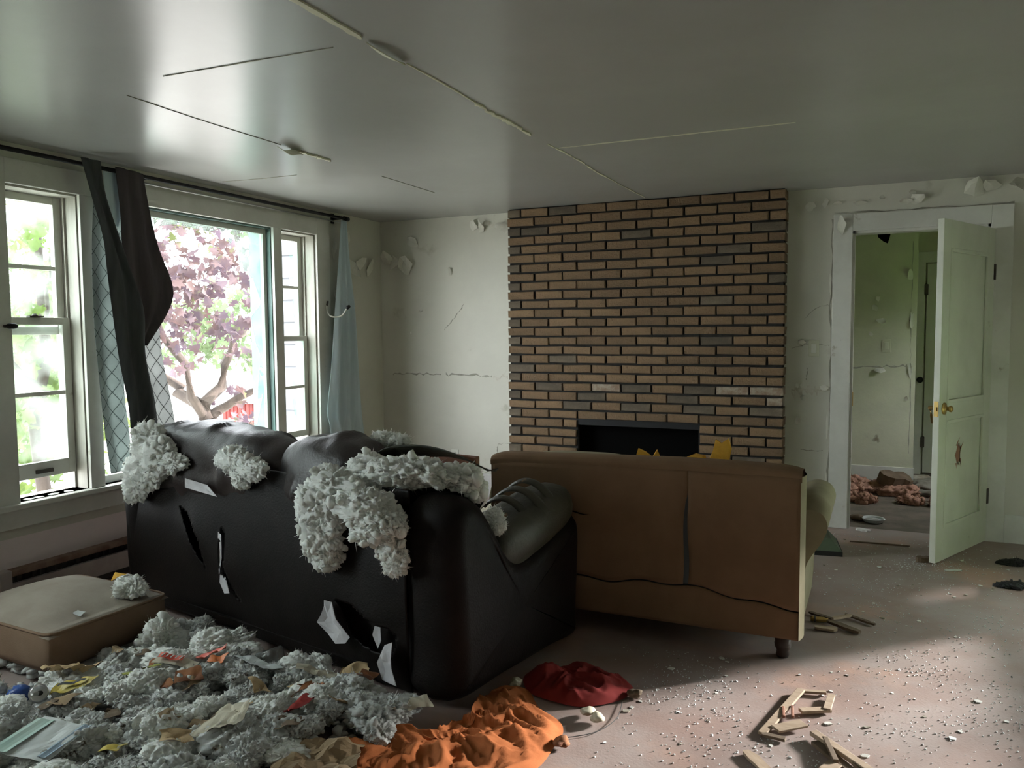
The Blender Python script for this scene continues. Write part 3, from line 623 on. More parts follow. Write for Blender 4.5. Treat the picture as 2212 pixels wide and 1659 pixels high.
LEAF = np.array([(0, -.5), (.12, -.28), (.45, -.34), (.30, -.10), (.52, .14), (.26, .12), (.20, .34), (0, .56), (-.20, .34), (-.26, .12), (-.52, .14), (-.30, -.10), (-.45, -.34), (-.12, -.28)])
def foliage(name, parent, centers, n, size, seed, material, droop=.5):
    """leaf cloud: lobed leaves scattered through ellipsoids (x,y,z,rx,ry,rz); past counting, one part"""
    r = np.random.default_rng(seed); C = np.array(centers, float); w = C[:, 3] * C[:, 4] * C[:, 5]; w /= w.sum(); k = len(LEAF)
    idx = r.choice(len(C), n, p=w); d = r.normal(size=(n, 3)); d /= np.linalg.norm(d, axis=1)[:, None]; rad = r.uniform(.25, 1, n) ** .5
    P = C[idx, :3] + d * rad[:, None] * C[idx, 3:]
    nr = r.normal(size=(n, 3)) + np.array((.3, -.3, droop)); nr /= np.linalg.norm(nr, axis=1)[:, None]
    t = np.cross(nr, r.normal(size=(n, 3))); t /= np.linalg.norm(t, axis=1)[:, None]; b = np.cross(nr, t)
    s = size * r.uniform(.6, 1.35, n)
    L = np.zeros((n, k + 1, 3)); L[:, 0] = P
    bend = (np.abs(LEAF[:, 0]) * .35)
    for i in range(k):
        L[:, i + 1] = P + (t * LEAF[i, 0] + b * LEAF[i, 1] - nr * bend[i]) * s[:, None]
    base = (np.arange(n) * (k + 1))[:, None, None]
    tri = np.array([(0, i + 1, (i + 1) % k + 1) for i in range(k)])[None]
    o = obj_from(name, mesh_np(name, L.reshape(-1, 3), (base + tri).reshape(-1, 3), material, False), parent); o['kind'] = 'stuff'
    return o
def branch(mb, a, b, r0, r1, seed, sag=.1):
    r = random.Random(seed); a, b = Vector(a), Vector(b); pts = []; rs = []
    for i in range(7):
        t = i / 6; p = a.lerp(b, t); p += Vector((r.uniform(-1, 1), r.uniform(-1, 1), r.uniform(-.5, .5))) * sag * (b - a).length * .3 * math.sin(math.pi * t); pts.append(p); rs.append(r0 + (r1 - r0) * t)
    mb.tube(pts, rs, 8)
# purple maple seen through the picture window
tb = (-9.2, 9.15, GZ); mp = empty('maple_tree', tb); tag(mp, 'purple leaved maple with a forked trunk outside the picture window', 'tree')
def rel(p): return (p[0] - tb[0], p[1] - tb[1], p[2] - tb[2])
m = MB(); fk = (-9.3, 9.05, .10)
branch(m, rel(tb), rel(fk), .20, .16, 1); m.build('trunk', 'bark', mp, True)
for i, (e, r0) in enumerate([((-10.2, 8.6, 1.2), .12), ((-9.0, 9.5, 1.7), .11), ((-8.5, 9.9, .9), .09), ((-9.9, 8.2, 2.6), .08)]):
    m = MB(); branch(m, rel(fk), rel(e), r0, .03, 5 + i, .4); m.build('limb', 'bark', mp, True)
foliage('foliage', mp, [rel(c[:3]) + c[3:] for c in [(-8.9, 8.1, 2.6, 1.3, 1.5, .75), (-8.2, 8.6, 1.9, 1.1, 1.3, .6), (-9.5, 8.0, 1.9, 1.2, 1.2, .55), (-7.9, 8.8, 1.35, .8, .9, .35), (-8.9, 9.6, .35, .7, .6, .35), (-9.2, 7.9, 1.2, 1.0, .8, .4), (-8.6, 9.3, 3.6, 2.2, 2.0, .7)]], 1800, .16, 3, 'maple_purple')
# green trees behind
for i, (x, y, hgt, cs, lab) in enumerate([
        (-16.5, 18.0, 2.2, [(0, 0, 2.6, 2.2, 2.2, 1.5), (-1.6, -1.3, 2.3, 1.3, 1.3, 1.1)], 'green leafy tree behind the purple maple'),
        (-20.5, 13.5, 2.0, [(0, 0, 2.4, 2.0, 2.0, 1.2)], 'low green tree farther back, past the maple trunk'),
        (-13.2, 8.9, 1.2, [(0, .3, 2.0, 1.2, 1.0, .9), (.3, -.4, 1.2, .9, .8, .7)], 'pale green bush at the foot of the yard near the drapes')]):
    t = empty('green_tree', (x, y, GZ)); tag(t, lab, 'tree')
    m = MB(); branch(m, (0, 0, 0), (.1, 0, hgt), .14, .06, 30 + i); m.build('trunk', 'bark', t, True)
    foliage('foliage', t, cs, [1500, 1000, 900][i], [.22, .24, .16][i], 40 + i, 'bush_green', .3)
# bright green maple close to the narrow window
t = empty('green_maple', (-6.6, 4.6, GZ)); tag(t, 'bright green maple growing close to the narrow double-hung window', 'tree')
m = MB(); branch(m, (0, 0, 0), (.1, -.1, 3.2), .07, .035, 50); branch(m, (.1, -.1, 2.2), (1.1, -.7, 2.9), .025, .008, 51); branch(m, (.1, -.1, 1.8), (.9, -.9, 2.2), .022, .008, 52); branch(m, (.1, 0, 2.6), (.5, .6, 3.3), .022, .008, 53); m.build('trunk', 'bark', t, True)
foliage('foliage', t, [(.7, -.45, 3.0, .6, .4, .5), (.2, -.1, 2.3, .7, .45, .4), (-.6, .4, 1.6, .8, .45, .4), (-.5, .3, .9, .7, .45, .4), (-.3, .2, 3.6, .9, .45, .5), (.4, -.3, 1.9, .7, .4, .4), (-1.6, 1.1, 2.6, 1.0, .6, .8), (-1.5, 1.1, 1.4, 1.0, .6, .6)], 1300, .13, 54, 'maple_green')
# neighbouring wing of lapped siding seen through the shattered narrow window
sw = struct(MB().box(-5.50, -4.24, 6.27, 6.45, GZ, 3.2).build('wall_wing', 'siding_white'), 'white sided outer wing of the house')
for i in range(18):
    z = GZ + .02 + i * .22; m = MB(); m.add([(-5.52, 6.27, z + .225), (-4.24, 6.27, z + .225), (-5.52, 6.245, z), (-4.24, 6.245, z), (-5.52, 6.27, z), (-4.24, 6.27, z)], [(0, 1, 3, 2), (2, 3, 5, 4), (0, 2, 4), (1, 5, 3)])
    m.build('siding_board', 'siding_white', sw)
# red corrugated container and its fence
cr = empty('shipping_container', (-13.3, 13.9, GZ), math.radians(46)); tag(cr, 'red corrugated metal container with pale roof across the yard', 'container')
m = MB(); n = 30; prof = []
for i in range(n): 
    x = -.35 + i * .17; prof += [(x, 0), (x + .06, 0), (x + .085, .05), (x + .145, .05)]
poly = prof + [(-.35 + n * .17, 1.6), (-.35, 1.6)]
m.prism(poly, 'z', .05, .76); m.build('body', 'container_red', cr)
m = MB(); m.prism([(-.08, .70), (1.0, 1.08), (1.75, .70), (1.75, .76), (1.0, 1.14), (-.08, .76)], 'x', -.45, 4.9); m.v = [(p[0], p[1], p[2]) for p in m.v]; m.build('roof', 'container_roof', cr)
fn = empty('yard_fence', (-11.3, 11.1, GZ), math.radians(45)); tag(fn, 'thin white rail fence in front of the red container', 'fence')
for i in range(4): MB().box(-.6 + i * .9, -.57 + i * .9, 0, .03, 0, .72 + (.35 if i == 2 else 0)).build('post', 'fence_white', fn)
for z in (.36, .66): MB().box(-.6, 2.3, .005, .025, z, z + .03).build('rail', 'fence_white', fn)
# unseen foliage added past the low windows to block sky and tint light green
for i, (x, y, cs) in enumerate([(4.2, .6, (0, 0, 3.0, .9, 4.4, 3.4)), (8.5, 4.2, (0, 0, 2.2, 1.6, 2.6, 2.6)), (3.3, 11.5, (0, 0, 3.2, 1.7, 2.4, 3.2)), (7.4, 10.0, (0, 0, 1.1, 3.0, 2.2, 1.3))]):
    t = empty('added_shrub', (x, y, GZ)); tag(t, ['added tall dense green hedge on the lawn close to the house', 'added round green shrub on the lawn behind the hedge', 'added tall green tree on the lawn past the house corner', 'added broad low green hedge across the lawn'][i], 'shrub')
    m = MB(); branch(m, (0, 0, 0), (0, 0, 1), .08, .05, 60 + i); m.build('stem', 'bark', t, True)
    foliage('foliage', t, [cs], [3800, 1800, 2400, 2400][i], .34, 62 + i, 'hedge_green')

# ------------------------------------------------------------------ black leather sofa (back towards the camera side)
sofa = empty('leather_sofa', (-1.42, 2.49, 0), math.radians(-11.5)); tag(sofa, 'gutted black leather sofa with split back cushions in front of the windows', 'sofa')
SL = 2.24
MB().box(-SL + .04, -.05, .05, .86, .04, .30, .03).build('base', 'leather', sofa)
def inside(p, poly):
    x, y = p; c = False; j = len(poly) - 1
    for i in range(len(poly)):
        if (poly[i][1] > y) != (poly[j][1] > y) and x < (poly[j][0] - poly[i][0]) * (y - poly[i][1]) / (poly[j][1] - poly[i][1]) + poly[i][0]: c = not c
        j = i
    return c
holes = [[(-.58, .335), (-.47, .325), (-.36, .28), (-.28, .27), (-.235, .25), (-.25, .20), (-.27, .16), (-.34, .155), (-.42, .17), (-.50, .20), (-.53, .27)],
         [(-1.36, .52), (-1.33, .50), (-1.335, .34), (-1.29, .24), (-1.23, .18), (-1.27, .20), (-1.33, .27), (-1.375, .36)],
         [(-1.72, .58), (-1.62, .55), (-1.53, .44), (-1.49, .30), (-1.55, .36), (-1.62, .46)]]
nz = Nz(21, 5.0); nzf = Nz(22, 14.0)
def bpan(u, v):
    x = -SL + .02 + (SL - .20) * u; z = .025 + .80 * v
    y = .02 - .03 * math.sin(math.pi * min(1, v * 1.1)) + .010 * nz((x, 0, z * .5))[0] + .004 * nzf((x, 0, z * .6))[0]
    for h in holes:   # cloth sags away from the tears
        cx = sum(p[0] for p in h) / len(h); cz = sum(p[1] for p in h) / len(h); y -= .018 * math.exp(-((x - cx) ** 2 + (z - cz) ** 2) / .02)
    return (x, y, z)
m = MB(); m.grid(bpan, 190, 84, skip=lambda u, v: any(inside((-SL + .02 + (SL - .20) * u, .025 + .80 * v), h) for h in holes))
solidify(m.build('back_cover', 'leather', sofa, True), .003)
MB().box(-SL + .06, -.20, .10, .14, .30, .78).build('inner_frame', 'firebox', sofa)
# split puffy back cushions
puff(-1.62, .165, .775, .64, .185, .205, 2.7, 130, 56, 31, .006, 24, .010).build('back_cushion', 'leather_brown', sofa, True)
puff(-.76, .175, .775, .30, .175, .205, 2.6, 90, 50, 33, .006, 26, .011).build('back_cushion', 'leather_brown', sofa, True)
puff(-.20, .22, .725, .155, .13, .135, 2.4, 60, 36, 35, .004, 22, .006).build('back_cushion', 'leather', sofa, True)
def arm(x0, x1, name):
    out = smooth_path([(.03, .03), (.0, .20), (-.01, .45), (-.012, .66), (.025, .765), (.10, .80), (.20, .765), (.29, .65), (.37, .53), (.46, .49), (.58, .52), (.74, .575), (.86, .60), (.915, .55), (.925, .42), (.92, .20), (.90, .03), (.7, .025), (.35, .025)], 5, True)
    d = np.roll(out, -1, 0) - np.roll(out, 1, 0); nrm = np.stack([-d[:, 1], d[:, 0]], 1); nrm /= np.linalg.norm(nrm, axis=1)[:, None]
    c = out.mean(0)
    if ((out - c) * nrm).sum() > 0: nrm = -nrm
    m = MB(); k = len(out); R_ = .075; secs = []
    S = [(x0, 1.0), (x0 + .006, .72), (x0 + .022, .42), (x0 + .045, .18), (x0 + .075, 0), ((x0 + x1) / 2, -.15), (x1 - .075, 0), (x1 - .045, .18), (x1 - .022, .42), (x1 - .006, .72), (x1, 1.0)]
    nq = Nz(int(abs(x0) * 100) + 3, 6.0)
    for x, q in S:
        o = out + nrm * (R_ * q)
        for p in o:
            w = .006 * nq((x, p[0], p[1]))[0]
            m.v.append((x + w, p[0] + w, max(.02, p[1] + w)))
    for i in range(len(S) - 1):
        for j in range(k): m.f.append((i * k + j, i * k + (j + 1) % k, (i + 1) * k + (j + 1) % k, (i + 1) * k + j))
    for i in (0, len(S) - 1):
        cc = len(m.v); base = i * k; m.v.append((S[i][0], .45, .30))
        for j in range(k): m.f.append((base + j, base + (j + 1) % k, cc))
    return m.build(name, 'leather', sofa, True)
arm(-.24, .055, 'arm'); arm(-SL - .06, -SL + .20, 'arm')
def pad(cx, name, mt, seed):
    m = puff(0, 0, 0, .175, .31, .115, 2.4, 60, 40, seed, .006, 10, .018, (0, 1, 0))
    m.xform(Matrix.Translation((cx, .63, .585)) @ Matrix.Rotation(math.radians(14), 4, 'X') @ Matrix.Rotation(math.radians(-6), 4, 'Y')); return m.build(name, mt, sofa, True)
pad(-.10, 'arm_pad', 'leather_worn', 41); pad(-SL + .06, 'arm_pad', 'leather', 43)
for i, x in enumerate((-1.60, -.68)): puff(x, .60, .38, .44, .26, .10, 3.2, 40, 24, 45 + i, .006, 8).build('seat_cushion', 'leather', sofa, True)
# torn leather flap and the board showing under it
m = MB(); F_ = smooth_path([(-.60, .10, .80), (-.50, .16, .93), (-.40, .20, .965), (-.26, .24, .965), (-.12, .27, .93), (-.02, .30, .88)], 6)
def flap(u, v):
    i = u * (len(F_) - 1); a = F_[int(i)]; b = F_[min(int(i) + 1, len(F_) - 1)]; p = a + (b - a) * (i - int(i)); return (p[0], p[1] + .07 * v, p[2] - .006 - .055 * v * math.sin(math.pi * u) ** .5)
m.grid(flap, 34, 5); solidify(m.build('torn_flap', 'leather_worn', sofa, True), .004)
m = MB(); m.box(-.46, -.08, .30, .325, .80, .925, .004); m.build('frame_board', 'red_board', sofa)
m = MB(); m.grid(lambda u, v: (-.30 + .30 * u, .16 + .05 * v + .06 * u, .74 + .10 * math.sin(math.pi * u) * v + .04 * v), 12, 6); solidify(m.build('torn_flap', 'leather', sofa, True), .004)
# white liner showing through the tears
def liner(pts, y, curl, seed):
    m = MB(); c = (sum(p[0] for p in pts) / len(pts), sum(p[1] for p in pts) / len(pts)); n = len(pts); r = random.Random(seed)
    vs = [(c[0], y, c[1])] + [(c[0] + (p[0] - c[0]) * .55, y - curl * .4 * r.random(), c[1] + (p[1] - c[1]) * .55) for p in pts] + [(p[0], y - curl * r.uniform(-.3, 1), p[1]) for p in pts]
    m.add(vs, [(0, 1 + i, 1 + (i + 1) % n) for i in range(n)] + [(1 + i, 1 + n + i, 1 + n + (i + 1) % n, 1 + (i + 1) % n) for i in range(n)])
    return solidify(m.build('torn_liner', 'liner_white', sofa), .002)
liner([(-.60, .335), (-.565, .33), (-.535, .27), (-.475, .20), (-.49, .175), (-.54, .165), (-.60, .19), (-.645, .235), (-.62, .27), (-.625, .30)], -.040, .02, 1)
liner([(-.375, .255), (-.345, .275), (-.345, .20), (-.36, .165), (-.39, .215)], .015, .01, 2)
liner([(-.275, .215), (-.235, .235), (-.225, .17), (-.235, .13), (-.20, .075), (-.285, .075), (-.31, .14), (-.305, .165)], -.035, .02, 3)
liner([(-1.375, .50), (-1.34, .49), (-1.345, .38), (-1.37, .30), (-1.385, .40)], -.022, .01, 4); liner([(-1.36, .30), (-1.335, .29), (-1.30, .22), (-1.33, .215), (-1.37, .26)], -.022, .01, 5)
liner([(-1.60, .735), (-1.42, .72), (-1.34, .675), (-1.48, .68), (-1.60, .69)], -.040, .01, 6)
MB().box(-1.80, -.45, .0, .02, .08, .085).build('seam', 'leather', sofa)

# ------------------------------------------------------------------ tan loveseat (back to the camera)
ls = empty('tan_loveseat', (-.975, 3.475, 0)); tag(ls, 'tan fabric loveseat with a slit back and rolled arms facing the fireplace', 'loveseat')
hw_ = .722; ZT = .835; ZB0 = .105
nz = Nz(71, 4.0)
def tear(x): return .275 + .018 * math.sin(7 * x) + .008 * math.sin(23 * x + 1) - .045 * (x + .0) * .6
def topz(x): return ZT - .004 + .012 * math.sin(2.2 * x + .4) - .016 * max(0, (x - .2))
def panel(name, xa, xb, zlo, zhi, yo, bulge, mt='tan_cloth_shaded', nx=40, ny=24, seed=0):
    q = Nz(seed, 6.0)
    m = MB(); m.grid(lambda u, v: (lambda x: (lambda z: (x, yo - bulge * math.sin(math.pi * u) * math.sin(math.pi * v) + .004 * q((x, 0, z))[0], z))(zlo(x) + (zhi(x) - zlo(x)) * v))(xa(v) + (xb(v) - xa(v)) * u), nx, ny)
    return solidify(m.build(name, mt, ls, True), .002)
slit = lambda v: .245 + .004 * math.sin(9 * v)
sw_ = lambda v: .016 * max(0.0, math.sin(math.pi * min(1, (1 - v) * 1.15 + .0) * .5)) if v < .72 else .016 * max(0, math.sin(math.pi * .5 * min(1, (1 - v) * 1.15))) * max(0, (.80 - v) / .08)
panel('back_cover', lambda v: -hw_, lambda v: slit(v) - sw_(v), lambda x: tear(x) + .004, lambda x: topz(x) - .03, -.004, .007, seed=5)
panel('back_cover', lambda v: slit(v) + sw_(v) * .5 + .0008, lambda v: hw_, lambda x: tear(x) + .004, lambda x: topz(x) - .03, -.003, .005, seed=6, nx=24)
panel('lower_cover', lambda v: -hw_, lambda v: hw_, lambda x: ZB0, lambda x: tear(x) - .004, .000, .005, seed=7, ny=12)
m = MB(); m.grid(lambda u, v: (-.345 + .14 * u, -.0155 - .004 * v, .575 + .006 * math.sin(6 * u) + .004 * math.sin(math.pi * u) * (v - .5) * 2), 12, 2); m.build('tear', 'firebox', ls)  # black strip laid on the cover stands in for the shade inside the slit
MB().box(-hw_ + .01, hw_ - .01, .016, .022, ZB0 + .01, ZT - .05).build('backing', 'slate_lining', ls)
# padded top rail
m = MB(); prof = [(-.006, -.034), (-.008, -.012), (.004, .004), (.03, .012), (.09, .012), (.14, .002), (.165, -.03), (.165, -.20)]
def rail(u, v):
    x = -hw_ - .004 + (2 * hw_ + .008) * u; i = v * (len(prof) - 1); a = prof[int(i)]; b = prof[min(int(i) + 1, len(prof) - 1)]; f = i - int(i)
    k = 1 - .5 * (abs(2 * u - 1) ** 24)
    return (x, a[0] + (b[0] - a[0]) * f, topz(x) + (a[1] + (b[1] - a[1]) * f) - .014 * abs(2 * u - 1) ** 20)
m.grid(rail, 60, 21); m.build('top_rail', 'tan_cloth_shaded', ls, True)
for s in (-1, 1):
    m = MB(); x = s * hw_
    m.grid(lambda u, v: (x + s * .016 * math.sin(math.pi * min(1, max(0, u))) , -.006 + .165 * u, ZB0 + (topz(x) - .025 - ZB0) * v), 8, 24); m.build('side_panel', 'tan_cloth_lit', ls, True)
# inner back, seat, base
puff(-.36, .30, .62, .35, .13, .19, 3.4, 40, 24, 81, .005, 8).build('back_cushion', 'tan_cloth_lit', ls, True); puff(.36, .30, .62, .35, .13, .19, 3.4, 40, 24, 82, .005, 8).build('back_cushion', 'tan_cloth_lit', ls, True)
puff(-.36, .56, .41, .35, .30, .075, 4, 40, 24, 83, .004, 8).build('seat_cushion', 'tan_cloth_lit', ls, True)
puff(.36, .56, .41, .35, .30, .075, 4, 40, 24, 84, .004, 8).build('seat_cushion', 'tan_cloth_lit', ls, True)
MB().box(-hw_ + .01, hw_ - .01, .03, .84, ZB0, .34, .02).build('base', 'tan_cloth_shaded', ls)
def rolled_arm(s):
    # cross-section in (outwards, z), swept towards the front and flaring
    prof = smooth_path([(0, .12), (.01, .30), (.012, .40), (.035, .46), (.085, .54), (.110, .615), (.085, .675), (.02, .695), (-.05, .66), (-.085, .59), (-.09, .45), (-.09, .12)], 5)
    m = MB(); n = len(prof)
    def fn(u, v):
        i = v * (n - 1); a = prof[int(i)]; b = prof[min(int(i) + 1, n - 1)]; p = a + (b - a) * (i - int(i)); y = .17 + .66 * u
        e = min(1, u / .12); e2 = min(1, (1 - u) / .10); k = (.90 + .10 * math.sin(e * math.pi / 2)) * (.94 + .06 * math.sin(e2 * math.pi / 2))
        return (s * (hw_ + p[0] * k), y, .10 + (p[1] - .10) * (k * .97 + .03) - .03 * u)
    m.grid(fn, 24, 66)
    for u in (0, 1):
        b0 = len(m.v); ring = [fn(u, j / 66) for j in range(67)]; m.v.append((s * hw_, ring[0][1], .4)); m.v.extend(ring); m.f.extend([(b0, b0 + 1 + j, b0 + 2 + j) for j in range(66)])
    return m.build('arm', 'tan_cloth_lit', ls, True)
rolled_arm(1); rolled_arm(-1)
for x in (-hw_ + .07, hw_ - .07):
    for y in (.07, .76):
        m = MB(); m.lathe([(0, 0), (.024, 0), (.028, .012), (.026, .03), (.034, .045), (.036, .06), (.032, .066), (.040, .11), (0, .11)], 16, (x, y, 0)); m.build('leg', 'dark_wood', ls, True)

# ------------------------------------------------------------------ open panel door of the doorway
HX, HYd = DX1 - .012, YB - .03; ang = math.atan2(-.72, -.345)
d1 = empty('door_1', (HX, HYd, .012), ang); struct(d1, 'open white two-panel door with a splintered hole, brass handle')
# local: x from hinge to free edge, y = thickness; -y... the face towards the room side is +y
DW, DH, DT = .80, 2.06, .036
m = MB(); st = .105
m.box(0, st, 0, DT, 0, DH, .003); m.box(DW - st, DW, 0, DT, 0, DH, .003)
for z0, z1 in ((0, .20), (.855, .965), (1.89, DH)): m.box(st, DW - st, 0, DT, z0, z1, .003)
m.build('frame', 'door_white', d1)
for i, (z0, z1) in enumerate(((.20, .855), (.965, 1.89))):
    p = MB()
    if i == 0:   # panel broken through
        hx, hz = .47, .63; R = random.Random(8); hole = [(hx + (.035 if q % 2 else .055) * R.uniform(.7, 1.2) * math.cos(q * .628), hz + (.06 if q % 2 else .085) * R.uniform(.7, 1.2) * math.sin(q * .628)) for q in range(10)]
        for yy_ in (.012, .024):
            b0 = len(p.v); outer = [(st, z0), (DW - st, z0), (DW - st, z1), (st, z1)]
            ring = []
            for q in range(10):
                a = q * .628; cx, sz = math.cos(a), math.sin(a); k = min(((DW - st - hx) if cx > 0 else (hx - st)) / max(abs(cx), 1e-6), ((z1 - hz) if sz > 0 else (hz - z0)) / max(abs(sz), 1e-6)); ring.append((hx + cx * k, hz + sz * k))
            p.v.extend([(a_, yy_, b_) for a_, b_ in hole] + [(a_, yy_, b_) for a_, b_ in ring] + [(a_, yy_, b_) for a_, b_ in outer])
            for q in range(10): p.f.append((b0 + q, b0 + (q + 1) % 10, b0 + 10 + (q + 1) % 10, b0 + 10 + q))
            def corner(ci): 
                co = outer[ci]; best = min(range(10), key=lambda q: min(abs(math.atan2(co[1] - hz, co[0] - hx) % 6.2832 - (q + .5) * .628), 9)); return best
            for ci in range(4):
                q = corner(ci); p.f.append((b0 + 10 + q, b0 + 10 + (q + 1) % 10, b0 + 20 + ci))
    else: p.box(st, DW - st, .012, .024, z0, z1)
    pn = p.build('panel', 'door_white', d1)
    if i == 0:
        MB().box(hx - .10, hx + .10, .016, .019, hz - .12, hz + .12).build('core', 'insulation_pink', pn)
        for q in range(7):
            a = q * .9; sp = MB(); c0 = (hx + .045 * math.cos(a), .026, hz + .07 * math.sin(a)); L = R.uniform(.03, .06)
            sp.add([(c0[0] - .008, .024, c0[2]), (c0[0] + .008, .024, c0[2]), (c0[0] + R.uniform(-.02, .02), .024 + R.uniform(.004, .02), c0[2] + L * (1 if q % 2 else -1)), (c0[0], .020, c0[2])], [(0, 1, 2), (0, 3, 2), (1, 3, 2), (0, 1, 3)]); sp.build('splinter', 'insulation_pink', pn)
    for yy_, yz in ((DT - .010, DT + .004), (-.004, .010)):
        mo = MB(); e = .018
        for a, b, c, dd in ((st - .004, st + e, z0, z1), (DW - st - e, DW - st + .004, z0, z1), (st + e, DW - st - e, z0 - .004, z0 + e), (st + e, DW - st - e, z1 - e, z1 + .004)): mo.box(a, b, yy_, yz, c, dd, .003)
        mo.build('moulding', 'door_white', pn)
for z in (.30, 1.78): MB().box(-.012, .012, -.012, DT + .006, z - .05, z + .05).build('hinge', 'rust_dark', d1)
hz_ = .935
m = MB(); m.box(DW - .001, DW + .003, .006, DT - .006, hz_ - .045, hz_ + .045); m.box(DW + .001, DW + .012, .012, DT - .012, hz_ - .012, hz_ + .012); m.build('latch', 'brass', d1)
m = MB(); m.lathe([(0, 0), (.036, 0), (.036, .006), (.026, .010), (.013, .012), (.012, .028), (.018, .032), (.020, .042), (.012, .050), (0, .050)], 20); m.xform(Matrix.Translation((DW - .065, DT, hz_)) @ Matrix.Rotation(-math.pi / 2, 4, 'X')); m.build('knob', 'brass', d1, True)
m = MB(); m.lathe([(0, 0), (.032, 0), (.032, .007), (.013, .010), (.012, .045), (0, .045)], 18); m.xform(Matrix.Translation((DW - .065, 0, hz_)) @ Matrix.Rotation(math.pi / 2, 4, 'X')); m.tube([(DW - .065, -.045, hz_), (DW - .09, -.052, hz_ - .01), (DW - .11, -.053, hz_ - .05), (DW - .125, -.054, hz_ - .10)], [.011, .010, .008, .006], 8); m.build('lever_handle', 'brass', d1, True)

# ------------------------------------------------------------------ switches, outlet
sp = empty('light_switch', (-.372, YB, 1.29)); tag(sp, 'cream rocker light switch between the bricks and doorway', 'switch')
m = MB(); m.box(-.036, .036, -.008, 0, -.058, .058, .003); m.build('plate', 'switch_plate', sp); MB().box(-.017, .017, -.013, -.007, -.034, .034, .002).build('rocker', 'outlet_plate', sp)
sp = empty('light_switch', (.13, HY, 1.27)); tag(sp, 'faint light switch on the stained hall wall', 'switch')
MB().box(-.036, .036, -.008, 0, -.058, .058, .003).build('plate', 'hall_paint', sp); MB().box(-.017, .017, -.013, -.007, -.034, .034, .002).build('rocker', 'switch_plate', sp)
sp = empty('wall_outlet', (-3.318, YB, .335)); tag(sp, 'white double wall outlet low on the end wall', 'outlet')
MB().box(-.036, .036, -.008, 0, -.058, .058, .003).build('plate', 'outlet_plate', sp)
for z in (-.026, .026):
    so = MB().box(-.017, .017, -.012, -.007, z - .016, z + .016, .003).build('socket', 'outlet_plate', sp)
    for x in (-.007, .007): MB().box(x - .0018, x + .0018, -.0135, -.0115, z - .004, z + .008).build('slot', 'ink_dark', so)

# ------------------------------------------------------------------ baseboard heater
bh = empty('baseboard_heater', (XW, 2.55, 0)); tag(bh, 'rusty pale baseboard heater along the wall under the windows', 'heater')
MB().box(0, .055, 0, 2.55, .045, .145, .004).build('front_cover', 'heater_enamel', bh); MB().box(0, .03, 0, 2.55, .145, .185).build('back_plate', 'heater_dark', bh)
MB().box(0, .062, 0, 2.55, .185, .215, .004).build('top_cover', 'heater_rust', bh); MB().box(0, .064, -.06, .0, .035, .22, .004).build('end_cap', 'heater_enamel', bh); MB().box(0, .064, 2.55, 2.61, .035, .22, .004).build('end_cap', 'heater_enamel', bh)
MB().box(0, .05, 0, 2.55, .02, .045).build('base_gap_shade', 'heater_dark', bh)  # dark strip fills the gap below the cover in place of its shade
m = MB(); m.lathe([(0, 0), (.010, 0), (.008, .004), (0, .005)], 10); m.xform(Matrix.Translation((.055, .10, .09)) @ Matrix.Rotation(math.pi / 2, 4, 'Y')); m.build('screw', 'rust_dark', bh)
for i in range(60): MB().box(.030, .052, .03 + i * .042, .034 + i * .042, .150, .182).build('fin', 'heater_dark', bh)

# ------------------------------------------------------------------ curtain rod, curtains, tie-back hooks
cr_ = empty('curtain_rod', (XW, 2.4, 2.365)); tag(cr_, 'dark metal curtain rod above the three windows', 'curtain rod')
m = MB(); m.tube([(.095, 0, 0), (.095, 3.02, 0)], .012, 10); m.build('rod', 'black_iron', cr_, True)
m = MB(); m.tube([(.095, 2.99, 0), (.095, 3.05, 0)], .018, 10); m.build('finial', 'black_iron', cr_, True)
for y in (.05, 1.05, 2.95): m = MB(); m.box(0, .10, y, y + .015, -.012, .012); m.box(0, .008, y - .01, y + .025, -.04, .04); m.build('bracket', 'black_iron', cr_)
m = MB(); m.tube([(.06, .95, -.03), (.06, 3.0, -.03)], .005, 8); m.build('inner_rod', 'aluminium', cr_, True)
def drape(name, left, right, x, folds, depth, material, label, group=None, seed=0, nu=60, nv=50, thick=.003):
    """cloth sheet hanging in the plane x = const: left / right edges as (y, z) points from top to bottom"""
    Lp = smooth_path([(p[0], p[1], p[2] if len(p) > 2 else 0) for p in left], 12); Rp = smooth_path([(p[0], p[1], p[2] if len(p) > 2 else 0) for p in right], 12); q = Nz(seed, 7.0)
    def at(P, v): i = v * (len(P) - 1); a = P[int(i)]; b = P[min(int(i) + 1, len(P) - 1)]; return a + (b - a) * (i - int(i))
    def fn(u, v):
        a, b = at(Lp, v), at(Rp, v); w = abs(b[0] - a[0]); y = a[0] + (b[0] - a[0]) * u; z = a[1] + (b[1] - a[1]) * u; o = a[2] + (b[2] - a[2]) * u
        d = depth * (math.sin(2 * math.pi * folds * u + 1.3 * math.sin(2.2 * v + seed)) * (.35 + .65 * min(1, v * 2)) + .35 * q((u * .5, v * .5, seed))[0])
        return (x + o + d, y, z)
    m = MB(); m.grid(fn, nu, nv); o = solidify(m.build(name, material, None, True), thick); tag(o, label, 'curtain', group); return o
drape('curtain', [(5.34, 2.345), (5.30, 2.0), (5.25, 1.6), (5.20, 1.15), (5.14, .80), (5.17, .66), (5.20, .42)], [(5.42, 2.345), (5.46, 2.0), (5.53, 1.6), (5.57, 1.15), (5.60, .80), (5.63, .60), (5.66, .42)], XW + .10, 3.0, .022, 'curtain_blue', 'pale blue curtain bunched beside the shattered narrow window', seed=3)
